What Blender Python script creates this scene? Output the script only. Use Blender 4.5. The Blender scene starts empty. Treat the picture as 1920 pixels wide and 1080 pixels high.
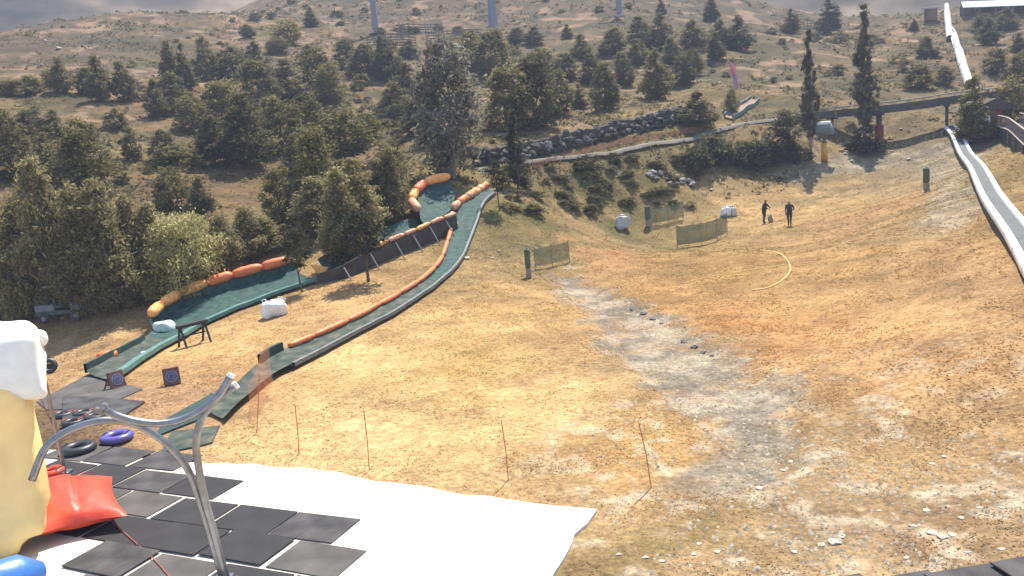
import bpy, math, random
import numpy as np
from mathutils import Vector
rnd = random.Random(7)
RS = np.random.RandomState(11)
scene = bpy.context.scene
COL = scene.collection
rad = math.radians

# ------------------------------------------------------------------ camera, world, sun
F_PX, PITCH, ROLL, CAM_H = 1500.0, 10.0, 5.0, 7.0
SUN_AZ, SUN_EL = 22.0, 60.0
EXPOSURE = 1.92
p_, r_ = rad(PITCH), rad(ROLL)
CF = np.array([0, math.cos(p_), -math.sin(p_)])
CU0 = np.array([0, math.sin(p_), math.cos(p_)])
CX = np.array([1.0, 0, 0])
CR = math.cos(r_) * CX - math.sin(r_) * CU0
CU = math.sin(r_) * CX + math.cos(r_) * CU0
CAM = np.array([0, 0, CAM_H])

cd = bpy.data.cameras.new('camera')
cam = bpy.data.objects.new('camera', cd); COL.objects.link(cam)
cd.sensor_width = 36; cd.lens = 36 * F_PX / 1920
cd.clip_start = 0.2; cd.clip_end = 4000
from mathutils import Matrix
M = Matrix(((CR[0], CU[0], -CF[0], 0), (CR[1], CU[1], -CF[1], 0), (CR[2], CU[2], -CF[2], CAM_H), (0, 0, 0, 1)))
cam.matrix_world = M
scene.camera = cam

w = bpy.data.worlds.new('World'); scene.world = w; w.use_nodes = True
nt = w.node_tree
sky = nt.nodes.new('ShaderNodeTexSky'); sky.sky_type = 'NISHITA'; sky.sun_disc = False
sky.sun_elevation = rad(SUN_EL); sky.sun_rotation = rad(SUN_AZ); sky.altitude = 1800; sky.dust_density = 1.6
bg = nt.nodes['Background']; bg.inputs['Strength'].default_value = 0.13
nt.links.new(sky.outputs[0], bg.inputs[0])
sd = bpy.data.lights.new('sun', 'SUN'); sun = bpy.data.objects.new('sun', sd); COL.objects.link(sun)
sd.energy = 4.8; sd.angle = rad(0.53); sd.color = (1.0, 0.93, 0.82)
SV = Vector((math.sin(rad(SUN_AZ)) * math.cos(rad(SUN_EL)), math.cos(rad(SUN_AZ)) * math.cos(rad(SUN_EL)), math.sin(rad(SUN_EL))))
sun.rotation_euler = (-SV).to_track_quat('-Z', 'Y').to_euler()
sun.location = (0, 0, 60)
scene.view_settings.view_transform = 'Standard'; scene.view_settings.look = 'None'
scene.view_settings.exposure = EXPOSURE; scene.view_settings.gamma = 1
scene.view_settings.use_curve_mapping = False
scene.render.engine = 'CYCLES'
scene.cycles.use_denoising = True
scene.cycles.max_bounces = 5; scene.cycles.diffuse_bounces = 2; scene.cycles.glossy_bounces = 2
scene.cycles.transmission_bounces = 3; scene.cycles.transparent_max_bounces = 8; scene.cycles.volume_bounces = 0
scene.cycles.sample_clamp_indirect = 4

# ------------------------------------------------------------------ pixels to places
def ray(px, py):
    v = CF * F_PX + CR * (px - 960) + CU * (540 - py)
    return v / np.linalg.norm(v)
def at_d(px, py, d):                       # at horizontal distance d
    v = ray(px, py); return CAM + v * (d / math.hypot(v[0], v[1]))
def at_z(px, py, z=0.0):
    v = ray(px, py); return CAM + v * ((z - CAM_H) / v[2])
def project(P):
    q = np.asarray(P) - CAM
    dz = q @ CF
    return 960 + F_PX * (q @ CR) / dz, 540 - F_PX * (q @ CU) / dz, dz

# ------------------------------------------------------------------ noise
def _hash(ix, iy, seed):
    n = (ix.astype(np.int64) * 374761393 + iy.astype(np.int64) * 668265263 + seed * 1442695041) & 0x7fffffff
    n = ((n ^ (n >> 13)) * 1274126177) & 0x7fffffff
    n = n ^ (n >> 16)
    return (n & 0xffff) / 65535.0
def vnoise(x, y, seed=0):
    x = np.asarray(x, float); y = np.asarray(y, float)
    ix = np.floor(x); iy = np.floor(y); fx = x - ix; fy = y - iy
    fx = fx * fx * (3 - 2 * fx); fy = fy * fy * (3 - 2 * fy)
    ix = ix.astype(np.int64); iy = iy.astype(np.int64)
    a = _hash(ix, iy, seed); b = _hash(ix + 1, iy, seed); c = _hash(ix, iy + 1, seed); d = _hash(ix + 1, iy + 1, seed)
    return (a * (1 - fx) + b * fx) * (1 - fy) + (c * (1 - fx) + d * fx) * fy
def fbm(x, y, seed=0, o=4):
    s = 0; a = 0.5
    for k in range(o):
        s = s + a * vnoise(x * 2 ** k + 17.3 * k, y * 2 ** k - 9.1 * k, seed + k); a *= 0.5
    return s / (1 - 0.5 ** o)

# ------------------------------------------------------------------ terrain surface through control points
ctl = []
for p in [(0,1080),(500,1080),(1040,1080),(1500,1080),(1920,1080),(1100,960),(340,880),(1500,900),(1920,860),(0,800),(170,700),
          (600,850),(900,800),(1300,750),(700,700),(400,720),(1000,650),(1250,600),(1500,700),(1560,560),(1433,420),(1300,480),
          (1040,515),(1168,427),(1365,405),(1215,422),(300,592),(20,602),(-150,610),(560,670),(1650,600),(1600,440),(-200,800)]:
    ctl.append(at_z(*p, 0.0))
for px, py, d in [(1737,355,64),(1600,290,86),(1645,275,88),(1400,330,77),(1300,345,72),(1000,380,55),(1100,440,58),(1000,440,51),
                  (937,393,52),(905,360,55),(875,480,44),(700,585,35),(560,525,44),(690,525,41),(800,420,50),(900,310,62),(1000,295,66),
                  (1250,265,76),(1400,225,85),(1500,215,91),(1150,320,68),(1300,300,74),(1450,290,80),(1000,240,78),(1200,200,92),
                  (1100,100,130),(1100,0,190),(1400,150,115),(1400,60,160),(1400,0,205),(1700,100,140),(1700,40,185),(1700,160,112),
                  (1850,200,96),(1825,250,85),(1900,120,130),(1900,40,180),(1900,280,62),(1900,480,31),(1785,250,85),(1850,350,50),
                  (1920,600,24.5),(1800,500,33),(850,250,75),(700,330,68),(700,200,100),(700,100,140),(700,30,190),(400,400,58),
                  (400,300,75),(400,200,100),(400,100,140),(400,30,195),(100,450,53),(100,350,66),(100,250,85),(100,150,115),
                  (100,75,155),(100,45,185),(300,22,190),(-150,300,75),(-150,100,150),(2100,150,120),(2100,300,60),(2100,600,24),
                  (700,-120,300),(1100,-110,300),(1300,-40,290),(400,50,270),(420,70,400),(100,100,340),(100,115,430),(300,95,350),(300,110,430),(-100,120,340),(-100,130,430),(1600,110,340),(1600,130,430),(1850,90,340),(1850,110,430),(2050,100,430),(1750,64,260),(100,75,260),(-100,75,185),(-100,100,260),(300,62,270),(1600,62,188),(1600,90,260),(2050,10,185),(2050,60,260),(1880,11,182),(1880,60,260),(2000,1000,13.5)]:
    ctl.append(at_d(px, py, d))
for x, y, z in [(-20,0,0),(20,0,0),(0,0,0),(0,-25,0),(-30,-25,0),(30,-25,0),(-35,20,0),(40,20,1.0),(60,60,5),(-60,40,1.5),(-90,60,8),(100,100,16)]:
    ctl.append(np.array([x, y, z], float))
ctl = np.array(ctl)
S = 60.0
def _tps_fit(C, lam=0.004):
    n = len(C); P = C[:, :2] / S
    r2 = ((P[:, None] - P[None]) ** 2).sum(-1)
    K = 0.5 * r2 * np.log(r2 + 1e-12) + lam * np.eye(n)
    Q = np.c_[np.ones(n), P]
    A = np.block([[K, Q], [Q.T, np.zeros((3, 3))]])
    return P, np.linalg.solve(A, np.r_[C[:, 2], 0, 0, 0])
_P, _W = _tps_fit(ctl)
def _tps(x, y):
    q = np.c_[x.ravel(), y.ravel()] / S
    out = np.empty(len(q))
    for i in range(0, len(q), 20000):
        r2 = ((q[i:i + 20000, None] - _P[None]) ** 2).sum(-1)
        out[i:i + 20000] = (0.5 * r2 * np.log(r2 + 1e-12)) @ _W[:-3] + _W[-3] + q[i:i + 20000] @ _W[-2:]
    return out.reshape(x.shape)
GX0, GX1, GY0, GY1, GS = -330, 330, -60, 440, 1.5
gx = np.arange(GX0, GX1 + GS, GS); gy = np.arange(GY0, GY1 + GS, GS)
_gX, _gY = np.meshgrid(gx, gy)
_gZ = np.clip(_tps(_gX, _gY), -1.0, 130)
def h0(x, y):
    x = np.asarray(x, float); y = np.asarray(y, float)
    u = np.clip((x - GX0) / GS, 0, len(gx) - 1.001); v = np.clip((y - GY0) / GS, 0, len(gy) - 1.001)
    i = u.astype(int); j = v.astype(int); fu = u - i; fv = v - j
    return (_gZ[j, i] * (1 - fu) + _gZ[j, i + 1] * fu) * (1 - fv) + (_gZ[j + 1, i] * (1 - fu) + _gZ[j + 1, i + 1] * fu) * fv

def seg_dist(x, y, pts):
    """distance to a polyline with per-vertex widths (x, y, w): returns distance minus local half width"""
    best = np.full(np.shape(x), 1e9)
    for (ax, ay, aw), (bx, by, bw) in zip(pts[:-1], pts[1:]):
        dx, dy = bx - ax, by - ay; L = dx * dx + dy * dy + 1e-9
        t = np.clip(((x - ax) * dx + (y - ay) * dy) / L, 0, 1)
        d = np.hypot(x - ax - t * dx, y - ay - t * dy) - (aw + t * (bw - aw))
        best = np.minimum(best, d)
    return best
def in_poly(x, y, poly):
    x = np.asarray(x); y = np.asarray(y); ins = np.zeros(x.shape, bool); n = len(poly)
    for i in range(n):
        (x1, y1), (x2, y2) = poly[i], poly[i - 1]
        c = ((y1 > y) != (y2 > y)) & (x < (x2 - x1) * (y - y1) / (y2 - y1 + 1e-12) + x1)
        ins ^= c
    return ins
SLAB_PX = [(-260,838),(130,846),(330,868),(470,873),(620,884),(700,905),(800,915),(880,930),(1000,945),(1070,953),(1122,958),(1100,985),(1078,1003),(1062,1040),(1040,1080),(985,1200),(900,1500),(-500,1500)]
SLAB = [tuple(at_z(px, py, 0.0)[:2]) for px, py in SLAB_PX]
SLABW = [(a, b, 0.0) for a, b in SLAB] + [(SLAB[0][0], SLAB[0][1], 0.0)]
GRAV = [(at_z(px, py)[0], at_z(px, py)[1], hw) for px, py, hw in
        [(1052,512,.5),(1100,548,1.0),(1180,595,1.5),(1230,640,1.7),(1310,695,1.7),(1380,755,1.5),(1425,820,1.0),(1440,880,.7)]]
def h(x, y):
    x = np.asarray(x, float); y = np.asarray(y, float)
    z = h0(x, y)
    r = np.hypot(x, y)
    rough = np.clip((r - 44) / 40, 0.0, 1) * (np.clip((z - 1.0) / 4, 0, 1))
    z = z + (fbm(x / 2.2, y / 2.2, 5, 3) - .5) * 0.12 + (fbm(x / 7, y / 7, 9, 4) - .5) * (0.25 + 1.5 * rough)
    g = np.clip(-seg_dist(x, y, GRAV) / 0.5 + .3, 0, 1)
    z = z - 0.16 * g * (0.5 + vnoise(x / 1.5, y / 1.5, 3))
    ds = seg_dist(x, y, SLABW); ds = np.where(in_poly(x, y, SLAB), -ds, ds)
    k = np.clip((ds - 0.1) / 1.2, 0, 1); k = k * k * (3 - 2 * k)
    near = np.clip((ds + 0.0) / 2.5, 0, 1)
    return z * k + (1 - k) * (-0.03)
def G(px, py, dmin=8.0, dmax=420.0):
    v = ray(px, py); hl = math.hypot(v[0], v[1])
    t = np.linspace(dmin, dmax, 2400) / hl
    X = CAM[0] + v[0] * t; Y = CAM[1] + v[1] * t; Z = CAM[2] + v[2] * t
    below = np.nonzero(Z < h(X, Y))[0]
    if len(below) == 0: return CAM + v * (dmax / hl)
    i = max(1, below[0]); a, b = t[i - 1], t[i]
    for _ in range(14):
        m = (a + b) / 2; q = CAM + v * m
        if q[2] < h(q[0], q[1]): b = m
        else: a = m
    q = CAM + v * b
    return np.array([q[0], q[1], float(h(q[0], q[1]))])
def px_size(n, P):                         # n photo pixels at place P in metres
    return n * float((np.asarray(P) - CAM) @ CF) / F_PX

# ------------------------------------------------------------------ materials
def lin(c): return tuple(((v / 255) / 12.92 if v / 255 <= .04045 else ((v / 255 + .055) / 1.055) ** 2.4) for v in c)
MATS = {}
def mat(name, col, rough=0.8, metal=0.0, var=0.15, scale=6.0, bump=0.0, bscale=40.0, spec=0.3, attr=None, trans=0.0, col2=None, weave=None, detail=4):
    if name in MATS: return MATS[name]
    m = bpy.data.materials.new(name); m.use_nodes = True; N = m.node_tree; L = N.links.new
    b = N.nodes['Principled BSDF']; out = N.nodes['Material Output']
    b.inputs['Roughness'].default_value = rough; b.inputs['Metallic'].default_value = metal
    b.inputs['Specular IOR Level'].default_value = spec
    tc = N.nodes.new('ShaderNodeTexCoord')
    nz = N.nodes.new('ShaderNodeTexNoise'); nz.inputs['Scale'].default_value = scale; nz.inputs['Detail'].default_value = detail
    L(tc.outputs['Object'], nz.inputs['Vector'])
    rp = N.nodes.new('ShaderNodeMapRange'); rp.inputs['From Min'].default_value = .3; rp.inputs['From Max'].default_value = .7
    L(nz.outputs['Fac'], rp.inputs['Value'])
    if attr:
        at = N.nodes.new('ShaderNodeAttribute'); at.attribute_name = attr; base = at.outputs['Color']
    else:
        rgb = N.nodes.new('ShaderNodeRGB'); rgb.outputs[0].default_value = (*col, 1); base = rgb.outputs[0]
    if col2:
        mx = N.nodes.new('ShaderNodeMix'); mx.data_type = 'RGBA'; mx.inputs[7].default_value = (*col2, 1)
        L(rp.outputs[0], mx.inputs[0]); L(base, mx.inputs[6]); base = mx.outputs[2]
    mm = N.nodes.new('ShaderNodeMapRange'); mm.inputs['To Min'].default_value = 1 - var; mm.inputs['To Max'].default_value = 1 + var
    L(rp.outputs[0], mm.inputs['Value'])
    mu = N.nodes.new('ShaderNodeVectorMath'); mu.operation = 'MULTIPLY'
    L(base, mu.inputs[0]); L(mm.outputs[0], mu.inputs[1]); L(mu.outputs[0], b.inputs['Base Color'])
    if bump:
        n2 = N.nodes.new('ShaderNodeTexNoise'); n2.inputs['Scale'].default_value = bscale; n2.inputs['Detail'].default_value = 3
        L(tc.outputs['Object'], n2.inputs['Vector'])
        bp = N.nodes.new('ShaderNodeBump'); bp.inputs['Strength'].default_value = bump; bp.inputs['Distance'].default_value = .05
        L(n2.outputs['Fac'], bp.inputs['Height']); L(bp.outputs[0], b.inputs['Normal'])
    sh = b.outputs[0]
    if trans:
        tr = N.nodes.new('ShaderNodeBsdfTranslucent'); L(mu.outputs[0], tr.inputs['Color'])
        ms = N.nodes.new('ShaderNodeMixShader'); ms.inputs[0].default_value = trans
        L(sh, ms.inputs[1]); L(tr.outputs[0], ms.inputs[2]); sh = ms.outputs[0]
    if weave:                                # open mesh: holes between threads
        sc, cover = weave
        sep = N.nodes.new('ShaderNodeSeparateXYZ')
        uv = N.nodes.new('ShaderNodeAttribute'); uv.attribute_name = 'weave'; L(uv.outputs['Vector'], sep.inputs[0])
        vals = []
        for k in (0, 1):
            a = N.nodes.new('ShaderNodeMath'); a.operation = 'MULTIPLY'; a.inputs[1].default_value = sc; L(sep.outputs[k], a.inputs[0])
            f = N.nodes.new('ShaderNodeMath'); f.operation = 'FRACT'; L(a.outputs[0], f.inputs[0])
            g = N.nodes.new('ShaderNodeMath'); g.operation = 'LESS_THAN'; g.inputs[1].default_value = cover; L(f.outputs[0], g.inputs[0]); vals.append(g)
        o = N.nodes.new('ShaderNodeMath'); o.operation = 'MAXIMUM'; L(vals[0].outputs[0], o.inputs[0]); L(vals[1].outputs[0], o.inputs[1])
        tp = N.nodes.new('ShaderNodeBsdfTransparent'); ms = N.nodes.new('ShaderNodeMixShader')
        L(o.outputs[0], ms.inputs[0]); L(tp.outputs[0], ms.inputs[1]); L(sh, ms.inputs[2]); sh = ms.outputs[0]
    L(sh, out.inputs['Surface'])
    MATS[name] = m; return m

# ------------------------------------------------------------------ mesh collecting
class MB:
    def __init__(s): s.v = []; s.f = []; s.c = None; s.n = 0
    def add(s, V, Fc):
        V = np.asarray(V, float).reshape(-1, 3); s.v.append(V); s.f += [tuple(i + s.n for i in f) for f in Fc]; s.n += len(V); return s
    def box(s, c, size, R=None, bev=0.0):
        hx, hy, hz = [q / 2 for q in size]
        if bev <= 0:
            V = np.array([(x, y, z) for x in (-hx, hx) for y in (-hy, hy) for z in (-hz, hz)])
            Fc = [(0,1,3,2),(4,6,7,5),(0,4,5,1),(2,3,7,6),(0,2,6,4),(1,5,7,3)]
        else:
            b = min(bev, hx * .9, hy * .9, hz * .9); V = []; 
            rings = [(-hz, b), (-hz + b, 0), (hz - b, 0), (hz, b)]
            for z, i in rings:
                a, c2 = hx - i, hy - i
                V += [(-a, -c2 + b, z), (-a + b, -c2, z), (a - b, -c2, z), (a, -c2 + b, z), (a, c2 - b, z), (a - b, c2, z), (-a + b, c2, z), (-a, c2 - b, z)]
            V = np.array(V); Fc = [tuple(range(7, -1, -1)), tuple(range(24, 32))]
            for k in range(3):
                for j in range(8): Fc.append((8 * k + j, 8 * k + (j + 1) % 8, 8 * k + 8 + (j + 1) % 8, 8 * k + 8 + j))
        if R is not None: V = V @ np.asarray(R).T
        return s.add(V + np.asarray(c, float), Fc)
    def bar(s, a, b, w_, d_=None, bev=0.0):
        a = np.asarray(a, float); b = np.asarray(b, float); L = np.linalg.norm(b - a)
        return s.box((a + b) / 2, (w_, d_ or w_, L), frame(b - a), bev)
    def tube(s, pts, r, n=10, cap=True):
        pts = np.asarray(pts, float); m = len(pts); rr = np.broadcast_to(np.asarray(r, float), (m,))
        T = np.gradient(pts, axis=0) if m > 2 else np.repeat((pts[1:] - pts[:1]), 2, 0)
        T /= np.linalg.norm(T, axis=1)[:, None] + 1e-9
        up = np.array([0, 0, 1.0]) if abs(T[0][2]) < .9 else np.array([1.0, 0, 0])
        V = []; A = np.cross(T[0], up); A /= np.linalg.norm(A)
        for i in range(m):
            A = A - T[i] * (A @ T[i]); A /= np.linalg.norm(A) + 1e-9; B = np.cross(T[i], A)
            for k in range(n):
                t = 2 * math.pi * k / n; V.append(pts[i] + rr[i] * (math.cos(t) * A + math.sin(t) * B))
        Fc = [(i * n + k, i * n + (k + 1) % n, (i + 1) * n + (k + 1) % n, (i + 1) * n + k) for i in range(m - 1) for k in range(n)]
        if cap: Fc += [tuple(range(n - 1, -1, -1)), tuple(range((m - 1) * n, m * n))]
        return s.add(V, Fc)
    def torus(s, c, R, r, R3=None, nu=28, nv=12, flat=1.0):
        V = []; 
        for i in range(nu):
            a = 2 * math.pi * i / nu
            for j in range(nv):
                b = 2 * math.pi * j / nv; q = R + r * math.cos(b)
                V.append((q * math.cos(a), q * math.sin(a), r * flat * math.sin(b)))
        V = np.array(V)
        if R3 is not None: V = V @ np.asarray(R3).T
        Fc = [(i * nv + j, ((i + 1) % nu) * nv + j, ((i + 1) % nu) * nv + (j + 1) % nv, i * nv + (j + 1) % nv) for i in range(nu) for j in range(nv)]
        return s.add(V + np.asarray(c), Fc)
    def puff(s, c, size, R=None, e=0.35, nu=24, nv=14, wob=0.0, seed=1):
        """a pillow like rounded block"""
        V = []
        sg = lambda q, p: math.copysign(abs(q) ** p, q)
        for j in range(nv + 1):
            ph = -math.pi / 2 + math.pi * j / nv
            for i in range(nu):
                th = 2 * math.pi * i / nu
                V.append((sg(math.cos(ph), e) * sg(math.cos(th), e), sg(math.cos(ph), e) * sg(math.sin(th), e), sg(math.sin(ph), e)))
        V = np.array(V) * (np.array(size) / 2)
        if wob:
            nz = vnoise(V[:, 0] * 3 + V[:, 2] * 2.1 + seed * 9, V[:, 1] * 3 + V[:, 2] * 1.3, seed) - .5
            nrm = V / (np.linalg.norm(V, axis=1)[:, None] + 1e-6)
            V = V + nrm * nz[:, None] * wob
        if R is not None: V = V @ np.asarray(R).T
        Fc = [(j * nu + i, j * nu + (i + 1) % nu, (j + 1) * nu + (i + 1) % nu, (j + 1) * nu + i) for j in range(nv) for i in range(nu)]
        return s.add(V + np.asarray(c), Fc)
    def grid(s, P):                          # P[m][n] points
        P = np.asarray(P, float); m, n = P.shape[:2]
        return s.add(P.reshape(-1, 3), [(i * n + j, i * n + j + 1, (i + 1) * n + j + 1, (i + 1) * n + j) for i in range(m - 1) for j in range(n - 1)])
    def mesh(s, name, smooth=False):
        me = bpy.data.meshes.new(name); V = np.concatenate(s.v) if s.v else np.zeros((0, 3))
        me.from_pydata(V.tolist(), [], s.f); me.update()
        if smooth: me.shade_smooth()
        return me
    def build(s, name, m, parent=None, smooth=False):
        V = np.concatenate(s.v)
        off = np.array(parent['_o']) if parent is not None and '_o' in parent else np.zeros(3)
        s.v = [V - off]
        me = s.mesh(name, smooth); me.materials.append(m)
        return link(name, me, parent)
def frame(d):
    d = np.asarray(d, float); d = d / np.linalg.norm(d)
    u = np.array([0, 0, 1.0]) if abs(d[2]) < .95 else np.array([0, 1.0, 0])
    a = np.cross(u, d); a /= np.linalg.norm(a); b = np.cross(d, a)
    return np.c_[a, b, d]
def rotz(a): c, s_ = math.cos(a), math.sin(a); return np.array([[c, -s_, 0], [s_, c, 0], [0, 0, 1.0]])
def rotx(a): c, s_ = math.cos(a), math.sin(a); return np.array([[1.0, 0, 0], [0, c, -s_], [0, s_, c]])
def link(name, me, parent=None):
    o = bpy.data.objects.new(name, me); COL.objects.link(o)
    if parent is not None:
        o.parent = parent
        o['_o'] = list(parent['_o']) if '_o' in parent else [0, 0, 0]
    return o
def tag(o, label, cat, group=None):
    o['label'] = label; o['category'] = cat
    if group: o['group'] = group
    return o
def thing(name, label, cat, loc, group=None):
    o = bpy.data.objects.new(name, None); COL.objects.link(o); o.empty_display_size = .2
    o.location = [float(q) for q in loc]; o['_o'] = [float(q) for q in loc]
    return tag(o, label, cat, group)
def single(mb, name, m, label, cat, loc, group=None, smooth=False):
    """a thing that is one mesh, origin at its base"""
    V = np.concatenate(mb.v); mb.v = [V - np.asarray(loc, float)]
    me = mb.mesh(name, smooth); me.materials.append(m)
    o = link(name, me); o.location = [float(q) for q in loc]
    return tag(o, label, cat, group)
def smooth_path(pts, n):
    pts = np.asarray(pts, float); m = len(pts)
    P = np.vstack([2 * pts[0] - pts[1], pts, 2 * pts[-1] - pts[-2]]); out = []
    seg = np.linalg.norm(np.diff(pts, axis=0), axis=1); cum = np.r_[0, np.cumsum(seg)]
    for q in np.linspace(0, cum[-1], n):
        i = min(np.searchsorted(cum, q, side='right') - 1, m - 2); i = max(i, 0)
        t = (q - cum[i]) / (seg[i] + 1e-9)
        a, b, c, d = P[i:i + 4]
        out.append(.5 * (2 * b + (c - a) * t + (2 * a - 5 * b + 4 * c - d) * t * t + (3 * b - a - 3 * c + d) * t ** 3))
    return np.array(out)
def Gs(pxs, lift=0.0):
    P = np.array([G(*q) for q in pxs]); P[:, 2] += lift; return P
def onto(P, lift=0.0):
    P = np.array(P, float); P[:, 2] = h(P[:, 0], P[:, 1]) + lift; return P

# ------------------------------------------------------------------ ground sheet
# colours of the ground itself at places seen in full sun (photo sRGB), turned into albedo
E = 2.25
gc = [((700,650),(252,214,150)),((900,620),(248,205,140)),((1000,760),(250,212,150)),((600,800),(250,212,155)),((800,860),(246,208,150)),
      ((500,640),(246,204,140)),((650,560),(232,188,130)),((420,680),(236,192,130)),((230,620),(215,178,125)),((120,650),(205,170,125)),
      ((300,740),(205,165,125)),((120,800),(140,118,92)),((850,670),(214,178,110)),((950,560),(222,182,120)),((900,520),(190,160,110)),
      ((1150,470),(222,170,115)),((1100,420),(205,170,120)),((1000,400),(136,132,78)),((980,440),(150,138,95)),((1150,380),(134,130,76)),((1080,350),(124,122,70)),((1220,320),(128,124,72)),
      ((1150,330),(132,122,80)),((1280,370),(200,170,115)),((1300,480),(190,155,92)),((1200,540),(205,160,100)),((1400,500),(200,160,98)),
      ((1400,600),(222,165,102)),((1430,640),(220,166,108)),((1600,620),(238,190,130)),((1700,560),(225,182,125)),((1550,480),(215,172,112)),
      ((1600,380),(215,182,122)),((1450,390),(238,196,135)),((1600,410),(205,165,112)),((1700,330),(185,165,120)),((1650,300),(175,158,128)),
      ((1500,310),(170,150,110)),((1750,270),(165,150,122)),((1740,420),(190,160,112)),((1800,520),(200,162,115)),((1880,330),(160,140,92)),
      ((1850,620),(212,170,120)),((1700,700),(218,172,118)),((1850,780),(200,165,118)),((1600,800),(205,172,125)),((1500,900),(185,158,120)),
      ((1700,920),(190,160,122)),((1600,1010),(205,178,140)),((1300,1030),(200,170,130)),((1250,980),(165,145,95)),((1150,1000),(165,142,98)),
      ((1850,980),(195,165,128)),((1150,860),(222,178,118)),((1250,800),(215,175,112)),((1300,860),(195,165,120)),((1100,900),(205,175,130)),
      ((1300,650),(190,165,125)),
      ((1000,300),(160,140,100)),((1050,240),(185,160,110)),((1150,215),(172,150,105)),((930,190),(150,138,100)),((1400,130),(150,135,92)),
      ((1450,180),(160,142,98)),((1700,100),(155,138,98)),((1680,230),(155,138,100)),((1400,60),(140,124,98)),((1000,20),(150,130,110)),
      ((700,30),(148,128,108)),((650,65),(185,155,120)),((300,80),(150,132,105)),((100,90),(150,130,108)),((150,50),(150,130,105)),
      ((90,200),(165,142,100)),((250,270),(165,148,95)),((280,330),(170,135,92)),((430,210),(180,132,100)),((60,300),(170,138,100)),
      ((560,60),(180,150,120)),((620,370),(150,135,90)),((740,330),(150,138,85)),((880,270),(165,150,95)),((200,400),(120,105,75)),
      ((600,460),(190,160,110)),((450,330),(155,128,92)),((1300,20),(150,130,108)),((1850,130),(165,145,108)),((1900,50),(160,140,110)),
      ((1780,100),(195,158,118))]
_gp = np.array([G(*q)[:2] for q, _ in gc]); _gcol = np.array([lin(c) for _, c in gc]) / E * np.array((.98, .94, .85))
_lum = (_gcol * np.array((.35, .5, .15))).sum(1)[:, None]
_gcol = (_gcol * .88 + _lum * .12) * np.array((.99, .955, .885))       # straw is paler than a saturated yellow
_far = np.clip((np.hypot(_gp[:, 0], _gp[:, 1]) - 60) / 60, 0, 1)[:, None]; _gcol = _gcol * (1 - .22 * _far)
_gl = np.c_[np.arctan2(_gp[:, 0], _gp[:, 1]) * 5.5, np.log(np.hypot(_gp[:, 0], _gp[:, 1])) * 4.2]
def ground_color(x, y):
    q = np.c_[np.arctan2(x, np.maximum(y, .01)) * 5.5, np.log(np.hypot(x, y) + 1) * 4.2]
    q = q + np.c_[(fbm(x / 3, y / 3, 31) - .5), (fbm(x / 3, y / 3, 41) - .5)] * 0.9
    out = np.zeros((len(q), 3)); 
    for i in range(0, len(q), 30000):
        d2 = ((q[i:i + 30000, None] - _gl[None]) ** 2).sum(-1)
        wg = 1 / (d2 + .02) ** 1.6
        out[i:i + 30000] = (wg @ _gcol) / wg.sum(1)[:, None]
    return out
def fan(nA, nB, radii):
    a = np.r_[np.linspace(-math.pi, -.72, nB, endpoint=False), np.linspace(-.72, .72, nA), np.linspace(.72, math.pi, nB + 1)[1:-1]]
    A, Rr = np.meshgrid(a, radii, indexing='ij')
    return A, Rr, Rr * np.sin(A), Rr * np.cos(A)
radii = np.r_[np.linspace(0.5, 9, 14, endpoint=False), 9 * (420 / 9) ** np.linspace(0, 1, 640)]
A_, R_, X_, Y_ = fan(620, 40, radii)
Zg = h(X_, Y_)
m_, n_ = X_.shape
V = np.c_[X_.ravel(), Y_.ravel(), Zg.ravel()]
ii = np.arange(m_); jj = np.arange(n_ - 1)
I, J = np.meshgrid(ii, jj, indexing='ij'); I2 = (I + 1) % m_
faces = np.stack([I * n_ + J, I * n_ + J + 1, I2 * n_ + J + 1, I2 * n_ + J], -1).reshape(-1, 4)
faces = np.r_[faces]
me = bpy.data.meshes.new('ground')
me.vertices.add(len(V)); me.vertices.foreach_set('co', V.ravel())
me.loops.add(faces.size); me.loops.foreach_set('vertex_index', faces.ravel().astype(np.int32))
me.polygons.add(len(faces)); me.polygons.foreach_set('loop_start', np.arange(0, faces.size, 4, dtype=np.int32))
me.update(calc_edges=True); me.validate()
me.shade_smooth()
x, y = V[:, 0], V[:, 1]
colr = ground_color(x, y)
# patchy growth: drier and greener tufts, bare earth on the hillside
big = fbm(x / 1.6, y / 1.6, 51, 4) - .5
colr *= (1 + 0.75 * big)[:, None]
blot = np.clip((fbm(x / .55, y / .55, 57, 4) - .56) * 7, 0, 1) * np.clip((26 - np.hypot(x, y)) / 8, 0, 1) * np.clip((x + 1) / 3, 0, 1)
colr = colr * (1 - .55 * blot[:, None]) + np.array((.42, .35, .25)) * .55 * blot[:, None]
hill = np.clip((V[:, 2] - 4.5) / 6, 0, 1)
scr = np.clip((fbm(x / 5, y / 5, 61, 4) - .50) * 9, 0, 1) * hill
colr = colr * (1 - .62 * scr[:, None]) + np.array(lin((88, 84, 60))) / E * 1.1 * .62 * scr[:, None]
scr2 = np.clip((fbm(x / 1.7, y / 1.7, 65, 4) - .53) * 10, 0, 1) * np.clip((V[:, 2] - 3.0) / 4, 0, 1)
colr = colr * (1 - .55 * scr2[:, None]) + np.array((.062, .058, .036)) * .55 * scr2[:, None]
red = np.clip((fbm(x / 4, y / 4, 71, 4) - .60) * 10, 0, 1) * hill
colr = colr * (1 - .6 * red[:, None]) + np.array((.30, .19, .12)) * .6 * red[:, None]
dg = seg_dist(x, y, GRAV) + (fbm(x / 1.1, y / 1.1, 81, 5) - .5) * 2.8
gm = np.clip(-dg / .8 + .5, 0, 1)
TAIL = [(G(px, py)[0], G(px, py)[1], w_) for px, py, w_ in [(1440,850,.7),(1360,885,.7),(1290,905,.5),(1210,928,.3)]]
TOP = [(G(px, py)[0], G(px, py)[1], w_) for px, py, w_ in [(1480,330,1.2),(1640,298,2.2),(1780,285,2.2),(1790,420,1.2)]]
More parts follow.
